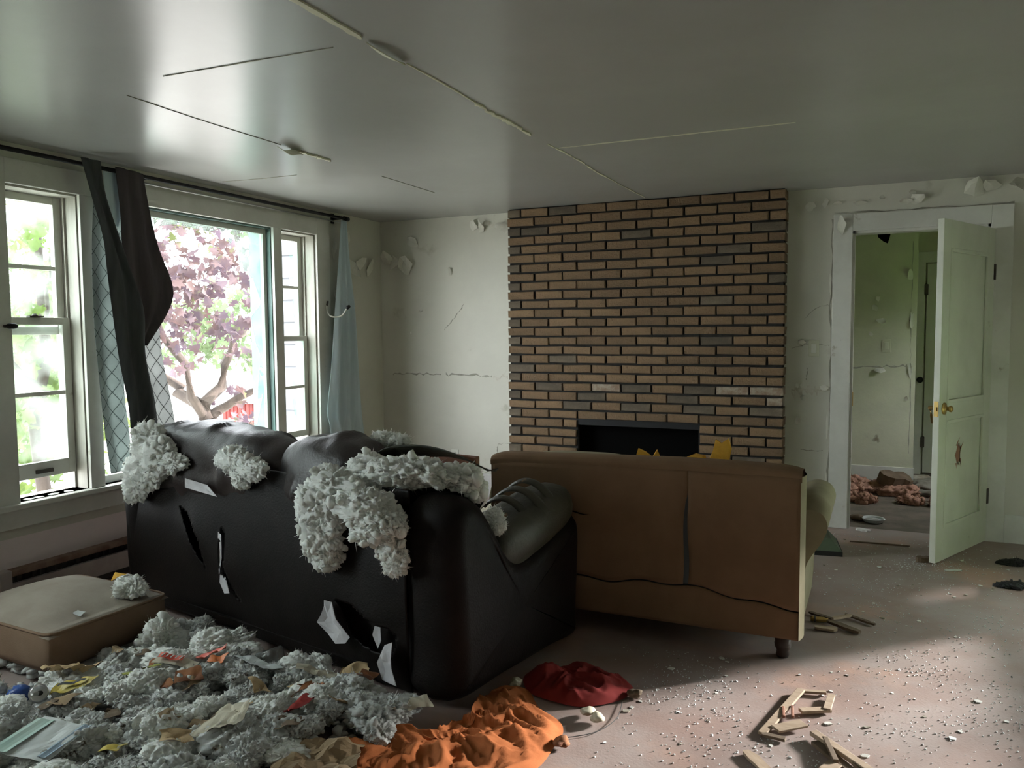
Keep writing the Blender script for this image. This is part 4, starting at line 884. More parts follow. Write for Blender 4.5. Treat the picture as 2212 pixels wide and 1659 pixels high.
drape('curtain', [(2.97, 2.385), (3.03, 2.18), (3.09, 1.97), (3.11, 1.78), (3.14, 1.49), (3.165, 1.27), (3.21, .98), (3.22, .55)], [(3.09, 2.385), (3.12, 2.19), (3.24, 1.85), (3.34, 1.58), (3.34, 1.33), (3.37, 1.15), (3.40, 1.0), (3.44, .55)], XW + .165, 1.8, .018, 'curtain_grey', 'dark grey drape strip slanting from the rod between the windows', seed=4)
drape('curtain', [(3.22, 2.385), (3.24, 2.15), (3.24, 1.9), (3.25, 1.6), (3.28, 1.37)], [(3.40, 2.375), (3.44, 2.15), (3.49, 1.95), (3.585, 1.66), (3.38, 1.36)], XW + .118, 2.2, .014, 'curtain_brown', 'torn dark brown drape hanging from the rod with a ragged pointed end', seed=5)
drape('curtain', [(3.30, 1.75), (3.34, 1.5), (3.36, 1.3), (3.42, 1.1), (3.46, .9), (3.48, .60)], [(3.52, 1.75), (3.52, 1.5), (3.53, 1.3), (3.57, 1.1), (3.61, .88), (3.64, .60)], XW + .070, 1.2, .006, 'quilted_lining', 'white quilted lining hanging below the torn brown drape', seed=6)
drape('curtain', [(3.13, 2.22), (3.10, 1.9), (3.09, 1.5), (3.11, 1.1), (3.13, .85), (3.16, .62)], [(3.32, 2.22), (3.30, 1.9), (3.28, 1.5), (3.28, 1.1), (3.30, .85), (3.32, .62)], XW + .045, 1.5, .010, 'quilted_green', 'pale green quilted lining behind the grey drape strip', seed=7)
drape('curtain', [(3.16, 2.36), (3.17, 2.2), (3.20, 2.05)], [(3.30, 2.36), (3.29, 2.2), (3.25, 2.05)], XW + .085, 1.0, .006, 'curtain_blue', 'short pale cloth scrap left on the rod between the dark drapes', seed=8, nv=20, nu=24)
tb_ = empty('tieback_hook', (XW + .022, 5.235, 1.60)); tag(tb_, 'white curved curtain tie-back hook beside the blue curtain', 'hook')
m = MB(); m.tube(smooth_path([(0, .0, .05), (.02, -.02, 0), (.05, -.022, -.035), (.09, .0, -.045), (.13, .03, -.03), (.15, .06, .02)], 5), .006, 8); m.build('arm', 'outlet_plate', tb_, True)
m = MB(); m.tube([(.15, .06, .02), (.155, .075, .035), (.158, .09, .045)], [.010, .016, .012], 8); m.build('tip', 'black_iron', tb_, True)
m = MB(); m.tube([(0, .0, .05), (.008, .006, .085)], [.010, .008], 8); m.build('mount', 'rust_dark', tb_, True)
tb_ = empty('tieback_hook', (XW + .022, 2.60, 1.475)); tag(tb_, 'dark tie-back knob on the casing of the narrow window with raised sash', 'hook')
m = MB(); m.tube([(0, 0, 0), (.03, 0, 0)], .008, 8); m.build('stem', 'rust_dark', tb_, True); puff(.045, .01, 0, .018, .03, .016, 2.2, 16, 10, 9, .001, 20).build('knob', 'black_iron', tb_, True)

# ------------------------------------------------------------------ seat cushion on the floor
cu = empty('seat_cushion', (-3.30, 2.335, .06), math.radians(-3)); tag(cu, 'large tan seat cushion lying on the litter beside the leather sofa', 'cushion')
hx, hy = .335, .285
def dome(x, y): return .165 + .065 * max(0, 1 - (abs(x + .05) / hx) ** 2.2) * max(0, 1 - (abs(y) / hy) ** 2.2)
m = MB(); m.grid(lambda u, v: (lambda x, y: (x, y, dome(x, y) - .02 * (max(abs(x) / hx, abs(y) / hy) > .985)))(hx * (2 * u - 1), hy * (2 * v - 1)), 34, 30); m.build('top_panel', 'cushion_top', cu, True)
m = MB(); n = 64; ring = []
for i in range(n):
    a = 2 * math.pi * i / n; q = 2 / 14; ring.append((math.copysign(abs(math.cos(a)) ** q, math.cos(a)), math.copysign(abs(math.sin(a)) ** q, math.sin(a))))
for k_, (z, sc) in enumerate(((0, .97), (.03, 1.0), (.09, 1.012), (.14, 1.005), (.158, .995))):
    m.v.extend([(hx * sc * a, hy * sc * b, z) for a, b in ring])
for k_ in range(4): m.f.extend([(k_ * n + i, k_ * n + (i + 1) % n, (k_ + 1) * n + (i + 1) % n, (k_ + 1) * n + i) for i in range(n)])
m.f.append(tuple(range(n))); m.build('side_band', 'cushion_side', cu, True)
m = MB(); m.tube([(hx * 1.0 * a, hy * 1.0 * b, .160) for a, b in ring] + [(hx * ring[0][0], hy * ring[0][1], .160)], .006, 6, False); m.build('piping', 'cushion_side', cu, True)

# ------------------------------------------------------------------ stuffing bursting from the sofa
SM = Matrix.Translation((-1.42, 2.49, 0)) @ Matrix.Rotation(math.radians(-11.5), 4, 'Z')
def sofa_clump(name, blobs, n, lump, seed, label):
    c = np.array(blobs)[:, :3].mean(0); bl = [(b[0] - c[0], b[1] - c[1], b[2] - c[2], *b[3:]) for b in blobs]
    o = obj_from(name, fluff_mesh(name, bl, n, lump, seed)); o.matrix_world = SM @ Matrix.Translation(tuple(c)); tag(o, label, 'stuffing', 'stuffing torn from the leather sofa'); return o
sofa_clump('stuffing_clump', [(-1.95, -.03, .90, .11, .06, .065), (-1.86, -.045, .83, .17, .05, .085), (-1.96, -.05, .74, .14, .04, .09), (-2.06, -.05, .64, .09, .035, .07), (-1.70, -.05, .80, .10, .04, .045)], 150, .024, 1, 'white stuffing hanging down the sofa end nearest the drapes')
sofa_clump('stuffing_clump', [(-1.22, -.045, .85, .09, .025, .06), (-1.10, -.045, .83, .11, .025, .05), (-1.17, -.045, .78, .06, .025, .04)], 60, .020, 2, 'small white stuffing tuft poking from the middle split of the sofa')
sofa_clump('stuffing_clump', [(-.62, -.05, .72, .12, .055, .10), (-.60, -.06, .60, .10, .05, .09), (-.57, -.055, .53, .06, .04, .06), (-.54, -.03, .81, .13, .06, .07)], 190, .024, 3, 'long white stuffing lobe hanging at the middle of the sofa back')
sofa_clump('stuffing_clump', [(-.32, -.075, .745, .13, .06, .085), (-.29, -.085, .68, .13, .055, .06), (-.23, -.075, .72, .10, .055, .06)], 170, .024, 4, 'thick white stuffing lobe bulging over the torn sofa edge')
sofa_clump('stuffing_clump', [(-.20, -.065, .60, .065, .025, .05), (-.19, -.06, .55, .05, .025, .035)], 50, .017, 5, 'lacy white stuffing shred dangling below the thick lobe')
sofa_clump('stuffing_clump', [(-.44, .07, .86, .14, .08, .06), (-.28, .10, .87, .14, .09, .055), (-.17, .15, .872, .11, .08, .048), (-.09, .20, .855, .08, .07, .045), (-.04, .24, .80, .045, .045, .045)], 220, .024, 6, 'ridge of white stuffing along the gutted sofa top')
sofa_clump('stuffing_clump', [(-.60, .30, .955, .06, .05, .035), (-.52, .31, .95, .05, .04, .03)], 40, .020, 7, 'little white stuffing tuft behind the torn leather flap')
sofa_clump('stuffing_clump', [(-.06, .39, .655, .045, .04, .036), (-.03, .355, .635, .035, .035, .028)], 45, .018, 8, 'white stuffing tuft in the gap beside the sofa arm pad')
# split leather strips curling off the worn arm pad
for i, (y0, L, z, tw) in enumerate(((.46, .24, .712, .5), (.55, .26, .738, .6), (.64, .24, .758, .7))):
    m = MB(); m.grid(lambda u, v: (-.20 + L * u, y0 + .05 * v + .05 * u, z - .10 * (2 * u - .85) ** 2 * .8 + .014 * math.sin(math.pi * v) + .008 * v), 16, 5); solidify(m.build('torn_strip', 'leather_worn', sofa, True), .003)

# ------------------------------------------------------------------ stuffing and litter on the floor
PILE = [(-3.15, 1.62), (-2.2, 1.50), (-1.55, 1.85), (-1.45, 2.25), (-1.60, 2.40), (-2.2, 2.50), (-2.7, 2.60), (-2.95, 2.62), (-2.92, 2.02), (-3.2, 2.0)]
def hgt(x, y):
    return .02 + .055 * math.exp(-((x + 2.35) ** 2 / .35 + (y - 2.15) ** 2 / .14)) + .03 * math.exp(-((x + 1.75) ** 2 / .06 + (y - 2.2) ** 2 / .05))
ORANGE = [(-1.66, 1.95), (-1.50, 1.72), (-1.15, 1.85), (-1.00, 2.15), (-.96, 2.40), (-.99, 2.58), (-1.12, 2.68), (-1.23, 2.80), (-1.33, 2.77), (-1.30, 2.62), (-1.22, 2.52), (-1.36, 2.36), (-1.40, 2.20), (-1.55, 2.20), (-1.66, 2.12)]
CAN, BLUE, CUP = (-2.80, 1.86), (-2.95, 1.895), (-2.24, 2.47)
def near_poly(x, y, poly, d):
    if inside((x, y), poly): return True
    for a, b in zip(poly, poly[1:] + poly[:1]):
        t = max(0, min(1, ((x - a[0]) * (b[0] - a[0]) + (y - a[1]) * (b[1] - a[1])) / ((b[0] - a[0]) ** 2 + (b[1] - a[1]) ** 2)))
        if math.hypot(x - a[0] - t * (b[0] - a[0]), y - a[1] - t * (b[1] - a[1])) < d: return True
    return False
CUSH = [(-3.66, 2.03), (-2.95, 2.03), (-2.95, 2.64), (-3.66, 2.64)]
def taken(x, y, r): return near_poly(x, y, ORANGE, r) or near_poly(x, y, CUSH, r - .008) or any(math.hypot(x - p[0], y - p[1]) < r + .02 for p in (CAN, BLUE, CUP))
HM = {}          # top of the stuffing, 1 cm cells
def stamp(V):
    for x, y, z in zip((V[:, 0] * 100).astype(int), (V[:, 1] * 100).astype(int), V[:, 2]):
        if z > HM.get((x, y), -1): HM[(x, y)] = float(z)
def top(x, y): return HM.get((int(x * 100), int(y * 100)), .004)
def mesh_pts(me, step=7):
    c = np.empty(len(me.vertices) * 3, np.float32); me.vertices.foreach_get('co', c); return c.reshape(-1, 3)[::step]
variants = []
for i in range(9):
    r = np.random.default_rng(500 + i); bl = [(r.uniform(-.055, .055), r.uniform(-.055, .055), r.uniform(.0, .02), r.uniform(.03, .065), r.uniform(.03, .065), r.uniform(.022, .042)) for _ in range(r.integers(3, 6))]
    variants.append(fluff_mesh('stuffing_tuft', bl, 60, .017, 510 + i, 'fluff_dirty' if i < 6 else 'fluff'))
rg = random.Random(77); placed = []
tries = 0
while len(placed) < 62 and tries < 6000:
    tries += 1; x, y = rg.uniform(-3.15, -1.45), rg.uniform(1.45, 2.62)
    if not inside((x, y), PILE) or any((x - a) ** 2 + (y - b) ** 2 < .105 ** 2 for a, b in placed): continue
    lx = x + 1.42; 
    if y > 2.38 + -.204 * (lx) * 1.0 - .02 or taken(x, y, .075): continue
    placed.append((x, y))
    o = obj_from('stuffing_tuft', variants[rg.randrange(9)]); s = rg.uniform(.7, 1.25)
    o.location = (x, y, hgt(x, y) + .012); o.rotation_euler = (rg.uniform(-.2, .2), rg.uniform(-.2, .2), rg.uniform(0, 6.28)); o.scale = (s, s, s * rg.uniform(.8, 1.1))
    R3 = np.array(o.rotation_euler.to_matrix()); lo_ = np.percentile(((mesh_pts(o.data) * np.array(o.scale)) @ R3.T)[:, 2], 1.0); o.location.z = max(o.location.z, -lo_ + .001); stamp((mesh_pts(o.data) * np.array(o.scale)) @ R3.T + np.array(o.location))
    tag(o, 'grubby white stuffing tuft in the litter between the cushion and orange cloth', 'stuffing', 'stuffing tufts strewn over the floor')
def floor_clump(blobs, n, lump, seed, loc, label, material='fluff'):
    me = fluff_mesh('stuffing_clump', blobs, n, lump, seed, material)
    if loc[2] < .1: rest_on(me, .002 - loc[2]); stamp(mesh_pts(me) + np.array(loc))
    o = obj_from('stuffing_clump', me); o.location = loc; tag(o, label, 'stuffing'); return o
floor_clump([(0, 0, .05, .085, .07, .06), (.02, .0, .11, .055, .05, .05), (-.05, .02, .05, .06, .06, .05)], 110, .022, 20, (-2.80, 2.42, .03), 'big clean white stuffing clump at the cushion corner by the sofa')
floor_clump([(0, 0, .02, .06, .045, .03), (.08, -.02, .025, .05, .04, .035), (.05, -.05, .01, .04, .04, .03)], 60, .018, 21, (-3.10, 2.50, .262), 'white stuffing clump resting on the tan seat cushion')
floor_clump([(0, 0, .03, .11, .06, .045), (.10, -.05, .03, .08, .06, .04), (-.08, .06, .05, .08, .06, .045), (.17, -.10, .02, .05, .05, .03)], 170, .020, 22, (-1.67, 2.28, .050), 'large grubby stuffing heap at the end of the orange cloth', 'fluff_dirty')
# matted layer under the tufts: past counting
r = np.random.default_rng(90); V1, F1 = ico(1); Vs = []; Fs = []; k = 0; nzp = Nz(91, 6.0)
while k < 1300 * len(V1):
    x, y = r.uniform(-3.15, -1.45), r.uniform(1.45, 2.62)
    if not inside((x, y), PILE) or y > 2.40 - .204 * (x + 1.42) or near_poly(x, y, ORANGE, .02): continue
    s = r.uniform(.010, .030) * np.array((1, 1, .7)); q = 1 + .3 * nzp(V1 * .9 + r.uniform(-9, 9, 3))
    Vs.append(V1 * q[:, None] * s + np.array((x, y, max(.006, hgt(x, y) * r.uniform(.2, 1.0))))); Fs.append(F1 + k); k += len(V1)
for i in range(900):     # flattened crumbs that carry the seat cushion
    x, y = r.uniform(-3.63, -2.97), r.uniform(2.06, 2.61); sz = r.uniform(.014, .026); q = 1 + .3 * nzp(V1 * .9 + r.uniform(-9, 9, 3)); zc = r.uniform(.012, .046)
    Pq = V1 * q[:, None] * sz * np.array((1.2, 1.2, .6)) + np.array((x, y, zc)); Pq[:, 2] = np.minimum(Pq[:, 2], .064); Vs.append(Pq); Fs.append(F1 + k); k += len(V1)
o = obj_from('stuffing_layer', rest_on(mesh_np('stuffing_layer', np.vstack(Vs), np.vstack(Fs), 'fluff_dirty'), .001)); tag(o, 'matted grey stuffing crumbs covering the floor before the sofa', 'stuffing', None, 'stuff')

stamp(np.vstack(Vs)[::3])
def sheet(name, pts, loc, rot, label, cat, material, crumple=.01, seed=0, sub=16, group=None, th=.0012):
    """crumpled sheet: quad given by 4 corner points (local xy), bent and creased"""
    q = Nz(seed, 42.0); q2 = Nz(seed + 3, 110.0); a, b, c, d = [np.array((*p, 0.0)) for p in pts]
    def fn(u, v):
        p = (a * (1 - u) + b * u) * (1 - v) + (d * (1 - u) + c * u) * v
        p[2] += crumple * (abs(q(p)[0]) + .35 * q2(p)[0]); p[:2] += crumple * .3 * np.array((q2(p + 5)[0], q2(p + 9)[0])); return tuple(p)
    m = MB(); m.grid(fn, sub, sub); o = solidify(m.build(name, material), th); o.location = loc; o.rotation_euler = rot; tag(o, label, cat, group)
    if loc[2] < .2 and inside(loc[:2], PILE) and not near_poly(loc[0], loc[1], ORANGE, .02):   # lay it on the stuffing: plane through the tufts beneath
        c, s_ = math.cos(rot[2]), math.sin(rot[2]); X = np.array([(p[0] * c - p[1] * s_, p[0] * s_ + p[1] * c) for p in m.v])
        Hh = np.array([top(loc[0] + a_, loc[1] + b_) for a_, b_ in X]); A = np.c_[X, np.ones(len(X))]
        g = np.linalg.lstsq(A, Hh, rcond=None)[0]; sl = math.hypot(g[0], g[1]); k = min(1, .35 / (sl + 1e-9)); g[:2] *= k
        if cat == 'envelope': g[:2] = (-.17, .13)      # propped up along its far edge
        dz = np.percentile(Hh - X @ g[:2], 95 if group is None else 55); nrm = Vector((-g[0], -g[1], 1)).normalized()
        o.rotation_mode = 'QUATERNION'; o.rotation_quaternion = Vector((0, 0, 1)).rotation_difference(nrm) @ Matrix.Rotation(rot[2], 3, 'Z').to_quaternion()
        o.location = (loc[0], loc[1], max(.004, dz))
    return o
def rect(w, h): return [(-w / 2, -h / 2), (w / 2, -h / 2), (w / 2, h / 2), (-w / 2, h / 2)]
ev = sheet('envelope', [(-.15, -.08), (.06, -.10), (.10, .08), (-.08, .10)], (-2.43, 1.64, .115), (.10, .12, .35), 'pale envelope with green and blue bands lying on the stuffing', 'envelope', 'paper_white', .004, 1)
for nm, x0, x1, mt in (('green_band', -.115, -.055, 'paper_green'), ('blue_band', .045, .075, 'paper_blue')):
    m = MB(); m.grid(lambda u, v: (x0 + (x1 - x0) * u + .05 * (v - .5), -.085 + .165 * v, .0085 + .002 * math.sin(7 * u)), 4, 8); solidify(m.build(nm, mt, ev), .001)
# drinks can
can = empty('drinks_can', (CAN[0], CAN[1], max(top(*CAN), .05) + .045)); can.rotation_euler = Vector((.78, -.50, .36)).to_track_quat('Z', 'Y').to_euler(); tag(can, 'dented drinks can with its silver top showing', 'can')
m = MB(); m.lathe([(0, -.06), (.022, -.06), (.026, -.055), (.032, -.045), (.033, .04), (.027, .056), (.027, .06)], 24); m.build('body', 'aluminium', can, True)
m = MB(); m.lathe([(.0275, .054), (.029, .061), (.027, .063), (.024, .057), (0, .057)], 24); tp = m.build('lid', 'aluminium', can, True)
m = MB(); m.prism([(.004 + .011 * math.cos(a * .52), .009 * math.sin(a * .52)) for a in range(12)], 'z', .0572, .0578); m.build('mouth', 'ink_dark', tp); m = MB(); m.box(-.014, 0, -.006, .006, .0575, .060, .001); m.build('tab', 'aluminium', tp)
def crumple_ball(name, loc, r_, label, cat, material, seed, sq=.7):
    V0, F0 = ico(3); a = Nz(seed, 3.0); b = Nz(seed + 1, 8.0); V = V0 * (1 + .25 * a(V0) - .18 * np.abs(b(V0)))[:, None] * r_ * np.array((1, 1, sq)); V[:, 2] = np.maximum(V[:, 2], .001 - loc[2]); o = obj_from(name, mesh_np(name, V, F0, material, False)); o.location = loc; tag(o, label, cat); return o
crumple_ball('plastic_scrap', (BLUE[0], BLUE[1], max(top(*BLUE), .03) + .022), .045, 'crumpled bright blue plastic scrap beside the can', 'plastic', 'plastic_blue', 5)
sheet('paper_bag', [(-.09, -.06), (.07, -.07), (.10, .05), (-.04, .09)], (-2.84, 2.02, .10), (.35, -.15, .2), 'crumpled tan paper bag by the seat cushion', 'bag', 'paper_tan', .022, 6)
w_ = sheet('snack_wrapper', [(-.08, -.03), (.08, -.02), (.09, .03), (-.07, .025)], (-2.73, 1.95, .10), (.4, 0, .45), 'yellow and brown snack wrapper in front of the tan bag', 'wrapper', 'wrapper_yellow', .014, 7)
m = MB(); m.grid(lambda u, v: (-.05 + .11 * u, -.012 + .014 * v, .020 + .004 * math.sin(9 * u)), 8, 2); solidify(m.build('print_band', 'ink_dark', w_), .001)
w_ = sheet('snack_wrapper', [(-.085, -.028), (.075, -.022), (.085, .028), (-.075, .03)], (-2.47, 2.20, .135), (.35, .05, .42), 'cream wrapper with red block letters on the stuffing', 'wrapper', 'paper_cream', .008, 8)
m = MB(); m.grid(lambda u, v: (-.07 + .095 * u, -.006 + .030 * v, .0165 + .003 * math.sin(8 * u)), 8, 3); pb = solidify(m.build('print_band', 'wrapper_red', w_), .001)
for i in range(5):   # illegible slanted letter strokes on the red band
    x = -.060 + i * .018; m = MB(); m.add([(x, -.002, .021), (x + .004, -.002, .021), (x + .009, .020, .021), (x + .005, .020, .021)], [(0, 1, 2, 3)]); solidify(m.build('letter_stroke', 'paper_white', pb), .0015)
sheet('snack_wrapper', [(-.06, -.03), (.05, -.035), (.07, .03), (-.04, .04)], (-2.42, 2.33, .135), (.5, .2, 1.0), 'red and orange foil wrapper crumpled above the red lettered one', 'wrapper', 'wrapper_red', .022, 9)
sheet('snack_wrapper', [(-.03, -.025), (.04, -.03), (.035, .03), (-.03, .02)], (-2.36, 2.30, .14), (.5, -.3, .3), 'small orange wrapper scrap against the red foil', 'wrapper', 'wrapper_orange', .012, 10)
sheet('snack_wrapper', [(-.07, -.022), (.07, -.022), (.065, .025), (-.065, .02)], (-2.53, 2.09, .115), (.3, .1, 1.05), 'yellow green striped wrapper slanting down the pile', 'wrapper', 'wrapper_green', .008, 11)
sheet('paper_scrap', [(-.10, -.04), (.08, -.045), (.10, .04), (-.08, .05)], (-2.20, 2.36, .12), (.22, -.05, -.1), 'white paper sheet with a folded green edge near the sofa', 'paper', 'paper_white', .006, 12)
sheet('paper_scrap', [(-.09, -.05), (.07, -.07), (.10, .05), (-.02, .09)], (-1.97, 1.93, .10), (.30, -.1, .55), 'folded grey-white paper standing in the stuffing', 'paper', 'paper_cream', .012, 13)
sheet('paper_scrap', [(-.14, -.10), (.15, -.08), (.12, .08), (-.12, .09)], (-1.60, 1.98, .05), (.12, .02, .3), 'large crumpled brown paper bag beside the orange cloth', 'bag', 'paper_brown', .022, 14)
sheet('paper_scrap', [(-.12, -.02), (.12, -.03), (.12, .025), (-.12, .02)], (-1.93, 2.44, .085), (.3, 0, .35), 'long tan paper strip by the sofa hem', 'paper', 'paper_cream', .014, 15)
sheet('paper_scrap', [(-.05, -.04), (.05, -.04), (.04, .05), (-.05, .03)], (-1.80, 2.46, .10), (.4, .1, .5), 'orange tan paper scrap at the sofa hem', 'paper', 'paper_tan', .018, 16)
sheet('dry_leaf', [(-.05, -.05), (.05, -.04), (.05, .05), (-.04, .04)], (-2.32, 2.12, .12), (.35, .2, .9), 'rusty brown dry leaf under the red lettered wrapper', 'leaf', 'leaf_brown', .010, 17)
sheet('dry_leaf', [(-.03, -.05), (.03, -.05), (.03, .04), (-.03, .05)], (-1.70, 2.40, .09), (.7, .2, .2), 'reddish brown leaf leaning by the tan strip', 'leaf', 'leaf_brown', .008, 18)
sheet('paper_scrap', [(-.06, -.03), (.05, -.03), (.05, .03), (-.05, .03)], (-1.80, 2.13, .09), (.4, .2, 1.2), 'dark red paper scrap buried in stuffing', 'paper', 'red_cloth', .015, 19)
for i, (x, y, rz, lab) in enumerate([(-2.03, 1.80, .8, 'tan torn paper scrap before the folded grey paper'), (-2.22, 1.72, 2.0, 'yellowish paper scrap before the striped wrapper'), (-2.62, 1.84, 1.4, 'brown paper scrap between the can and striped wrapper'), (-1.47, 2.38, .9, 'cream scrap at the sofa corner by the orange cloth'), (-2.05, 2.20, 2.6, 'pale tan scrap between the white sheet and large heap')]):
    sheet('paper_scrap', [(-.05, -.03), (.05, -.025), (.04, .03), (-.05, .035)], (x, y, hgt(x, y) + .05), (.35, .2, rz), lab, 'paper', ('paper_tan', 'wrapper_yellow', 'paper_brown', 'paper_cream', 'paper_tan')[i], .014, 30 + i)
rs = random.Random(12)
for i in range(24):
    x, y = rs.uniform(-2.9, -1.6), rs.uniform(1.62, 2.35)
    if not inside((x, y), PILE) or taken(x, y, .07): continue
    w, h = rs.uniform(.05, .10), rs.uniform(.03, .06)
    sheet('paper_scrap', [(-w / 2, -h / 2), (w / 2, -h * .4), (w * .4, h / 2), (-w * .5, h * .4)], (x, y, hgt(x, y) + .045), (rs.uniform(-.4, .5), rs.uniform(-.3, .3), rs.uniform(0, 6.28)), 'torn brown paper scrap half buried in the grubby stuffing', 'paper', rs.choice(('paper_brown', 'paper_tan', 'leaf_brown', 'paper_brown', 'wood_dark_scrap')), .016, 120 + i, group='brown scraps in the stuffing')
cup = empty('plastic_cup', (CUP[0], CUP[1], max(top(*CUP), .02) + .032)); cup.rotation_euler = (1.35, .2, 1.9); tag(cup, 'crushed clear plastic cup lying against the sofa', 'cup')
m = MB(); m.lathe([(.026, -.05), (.036, .05)], 24); solidify(m.build('body', 'clear_plastic', cup, True), .001); m = MB(); m.lathe([(0, -.05), (.026, -.05)], 24); m.build('bottom', 'clear_plastic', cup, True); m = MB(); m.tube([(.036 * math.cos(a * .2618), .036 * math.sin(a * .2618), .05) for a in range(25)], .002, 6, False); m.build('rim', 'clear_plastic', cup, True)
sheet('foam_scrap', [(-.03, -.02), (.04, -.015), (.03, .02), (-.03, .02)], (-3.22, 2.56, .275), (.3, 0, .2), 'small yellow foam scrap on the seat cushion edge', 'foam', 'yellow_foam', .012, 40)
sheet('paper_scrap', [(-.02, -.015), (.02, -.01), (.015, .02), (-.02, .015)], (-3.05, 2.22, .243), (.1, .2, .2), 'tiny white scrap on top of the seat cushion', 'paper', 'paper_white', .004, 41)
for i, (x, y) in enumerate([(-3.45, 2.72), (-3.62, 2.68), (-3.75, 2.80)]): crumple_ball('dry_leaf', (x, y, .03), .035, ['brown leaf clump behind the seat cushion nearest the sofa', 'reddish leaf clump behind the seat cushion middle', 'dark leaf clump under the baseboard heater'][i], 'leaf', ['leaf_brown', 'leaf_brown', 'wood_dark_scrap'][i], 60 + i)

# ------------------------------------------------------------------ orange and red cloths
def heap(name, outline, hmax, label, material, seed, fold=.02, freq=9.0, res=70):
    P = smooth_path([(p[0], p[1], 0) for p in outline], 12, True)[:, :2]; c = P.mean(0); q = Nz(seed, freq); q2 = Nz(seed + 1, freq * 1.9); q3 = Nz(seed + 2, freq * 4.2); n = len(P); m = MB(); rings = 46
    for k in range(rings + 1):
        t = k / rings
        for p in P:
            xy = c + (p - c) * (t if k else .001); e = (1 - t ** 5)
            wv = .03 * q((xy[1], xy[0], 1))[0]
            w = 1 - min(1, abs(q((xy[0] + wv, xy[1], 0))[0])); w2 = 1 - min(1, abs(q2((xy[0] + wv, xy[1] - wv, 2))[0])); w3 = 1 - min(1, abs(q3((xy[0], xy[1] + wv, 2))[0]))
            z = .006 + e * (hmax * (.35 + .35 * math.sin(3 * t)) + fold * 1.5 * w ** 2 + fold * .9 * w2 ** 2 + fold * .35 * w3); z = max(.004, z)
            xy = xy + .5 * fold * np.array((q((xy[0], xy[1], 5))[0], q((xy[1], xy[0], 7))[0])) * (e + .5)
            m.v.append((xy[0] - c[0], xy[1] - c[1], z))
    for k in range(rings):
        for i in range(n): m.f.append((k * n + i, k * n + (i + 1) % n, (k + 1) * n + (i + 1) % n, (k + 1) * n + i))
    o = m.build(name, material, None, True); o.location = (c[0], c[1], 0); tag(o, label, 'cloth'); return o
heap('orange_cloth', ORANGE, .03, 'rumpled bright orange cloth on the floor by the sofa corner', 'orange_cloth', 61, .022, 26.0)
heap('red_cloth', [(-1.27, 2.87), (-1.19, 2.77), (-1.08, 2.74), (-.97, 2.75), (-.85, 2.85), (-.84, 2.98), (-.94, 3.06), (-1.08, 3.11), (-1.18, 3.03), (-1.27, 2.95)], .03, 'dark red cloth heap beside the orange cloth', 'red_cloth', 63, .020, 24.0)

# ------------------------------------------------------------------ loose things round the loveseat and hearth
def wedge(name, poly, loc, thick, rz, label, cat, material, tilt=(0, 0)):
    m = MB(); m.prism(poly, 'y', -thick / 2, thick / 2); r = random.Random(len(label)); m.v = [(p[0] + r.uniform(-.003, .003), p[1] * (1 - .5 * (p[2] > .03)) + r.uniform(-.003, .003), p[2]) for p in m.v]
    o = m.build(name, material); o.location = loc; o.rotation_euler = (tilt[0], tilt[1], rz); tag(o, label, cat, 'yellow foam pieces on the loveseat'); return o
zf = ZT + .006
wedge('foam_piece', [(0, 0), (.09, 0), (.10, .06), (.085, .105), (.055, .082), (.03, .10), (.02, .045)], (-.66, 3.60, zf - .006), .05, .1, 'tall torn yellow foam chunk standing on the loveseat top', 'foam', 'yellow_foam')
wedge('foam_piece', [(0, 0), (.09, 0), (.08, .025), (.04, .03), (.01, .018)], (-.76, 3.60, zf - .008), .04, -.1, 'flat yellow foam piece beside the tall chunk', 'foam', 'yellow_foam')
wedge('foam_piece', [(0, 0), (.07, 0), (.04, .02), (.012, .035)], (-1.00, 3.61, zf - .004), .03, .15, 'pointed yellow foam scrap on the loveseat top rail', 'foam', 'yellow_foam')
wedge('foam_piece', [(0, 0), (.035, 0), (.02, .035)], (-.92, 3.61, zf - .006), .02, .3, 'tiny yellow foam point beside the pointed scrap', 'foam', 'yellow_foam')
rl = empty('carpet_roll', (-2.15, 4.75, .095), 0); tag(rl, 'tan rolled carpet lying on the floor before the fireplace', 'carpet roll')
m = MB(); pts = []; 
def spiral(u, v):
    a = 2 * math.pi * 3.2 * v; r_ = .03 + .065 * v; return (-.55 + 1.1 * u, r_ * math.cos(a), r_ * math.sin(a) + .004 * math.sin(9 * u))
m.grid(spiral, 8, 90); solidify(m.build('roll', 'paper_tan', rl, True), .006)
for i in range(7):
    o = MB().box(-.20, .20, -.15, .15, 0, .016, .003).build('cardboard_sheet', 'paper_cream'); o.location = (-1.98, 3.95 + .012 * i, .30 + .0165 * i); o.rotation_euler = (.0, .0, .25 + .05 * math.sin(i * 2.1))
    tag(o, ('lowest', 'second lowest', 'third lowest', 'middle', 'third highest', 'second highest', 'topmost')[i] + ' pale cardboard sheet in the stack beyond the sofa arm', 'cardboard', 'stacked cardboard sheets between the sofas')
bx_ = empty('low_crate', (-1.98, 3.98, 0), .25); tag(bx_, 'low wooden crate under the cardboard stack between the sofas', 'crate')
for z in (.02, .115, .21):
    for sx in (-1, 1): MB().box(-.21, .21, sx * .155 - .008, sx * .155 + .008, z, z + .08).build('slat', 'wood_raw', bx_); MB().box(sx * .21 - .008, sx * .21 + .008, -.147, .147, z, z + .08).build('slat', 'wood_raw', bx_)
for sx in (-1, 1):
    for sy in (-1, 1): MB().box(sx * .19 - .012, sx * .19 + .012, sy * .135 - .012, sy * .135 + .012, 0, .298).build('post', 'wood_raw', bx_)
crumple_ball('dry_leaf', (-1.80, 4.55, .05), .06, 'curled brown leaf heap by the carpet roll', 'leaf', 'leaf_brown', 66)
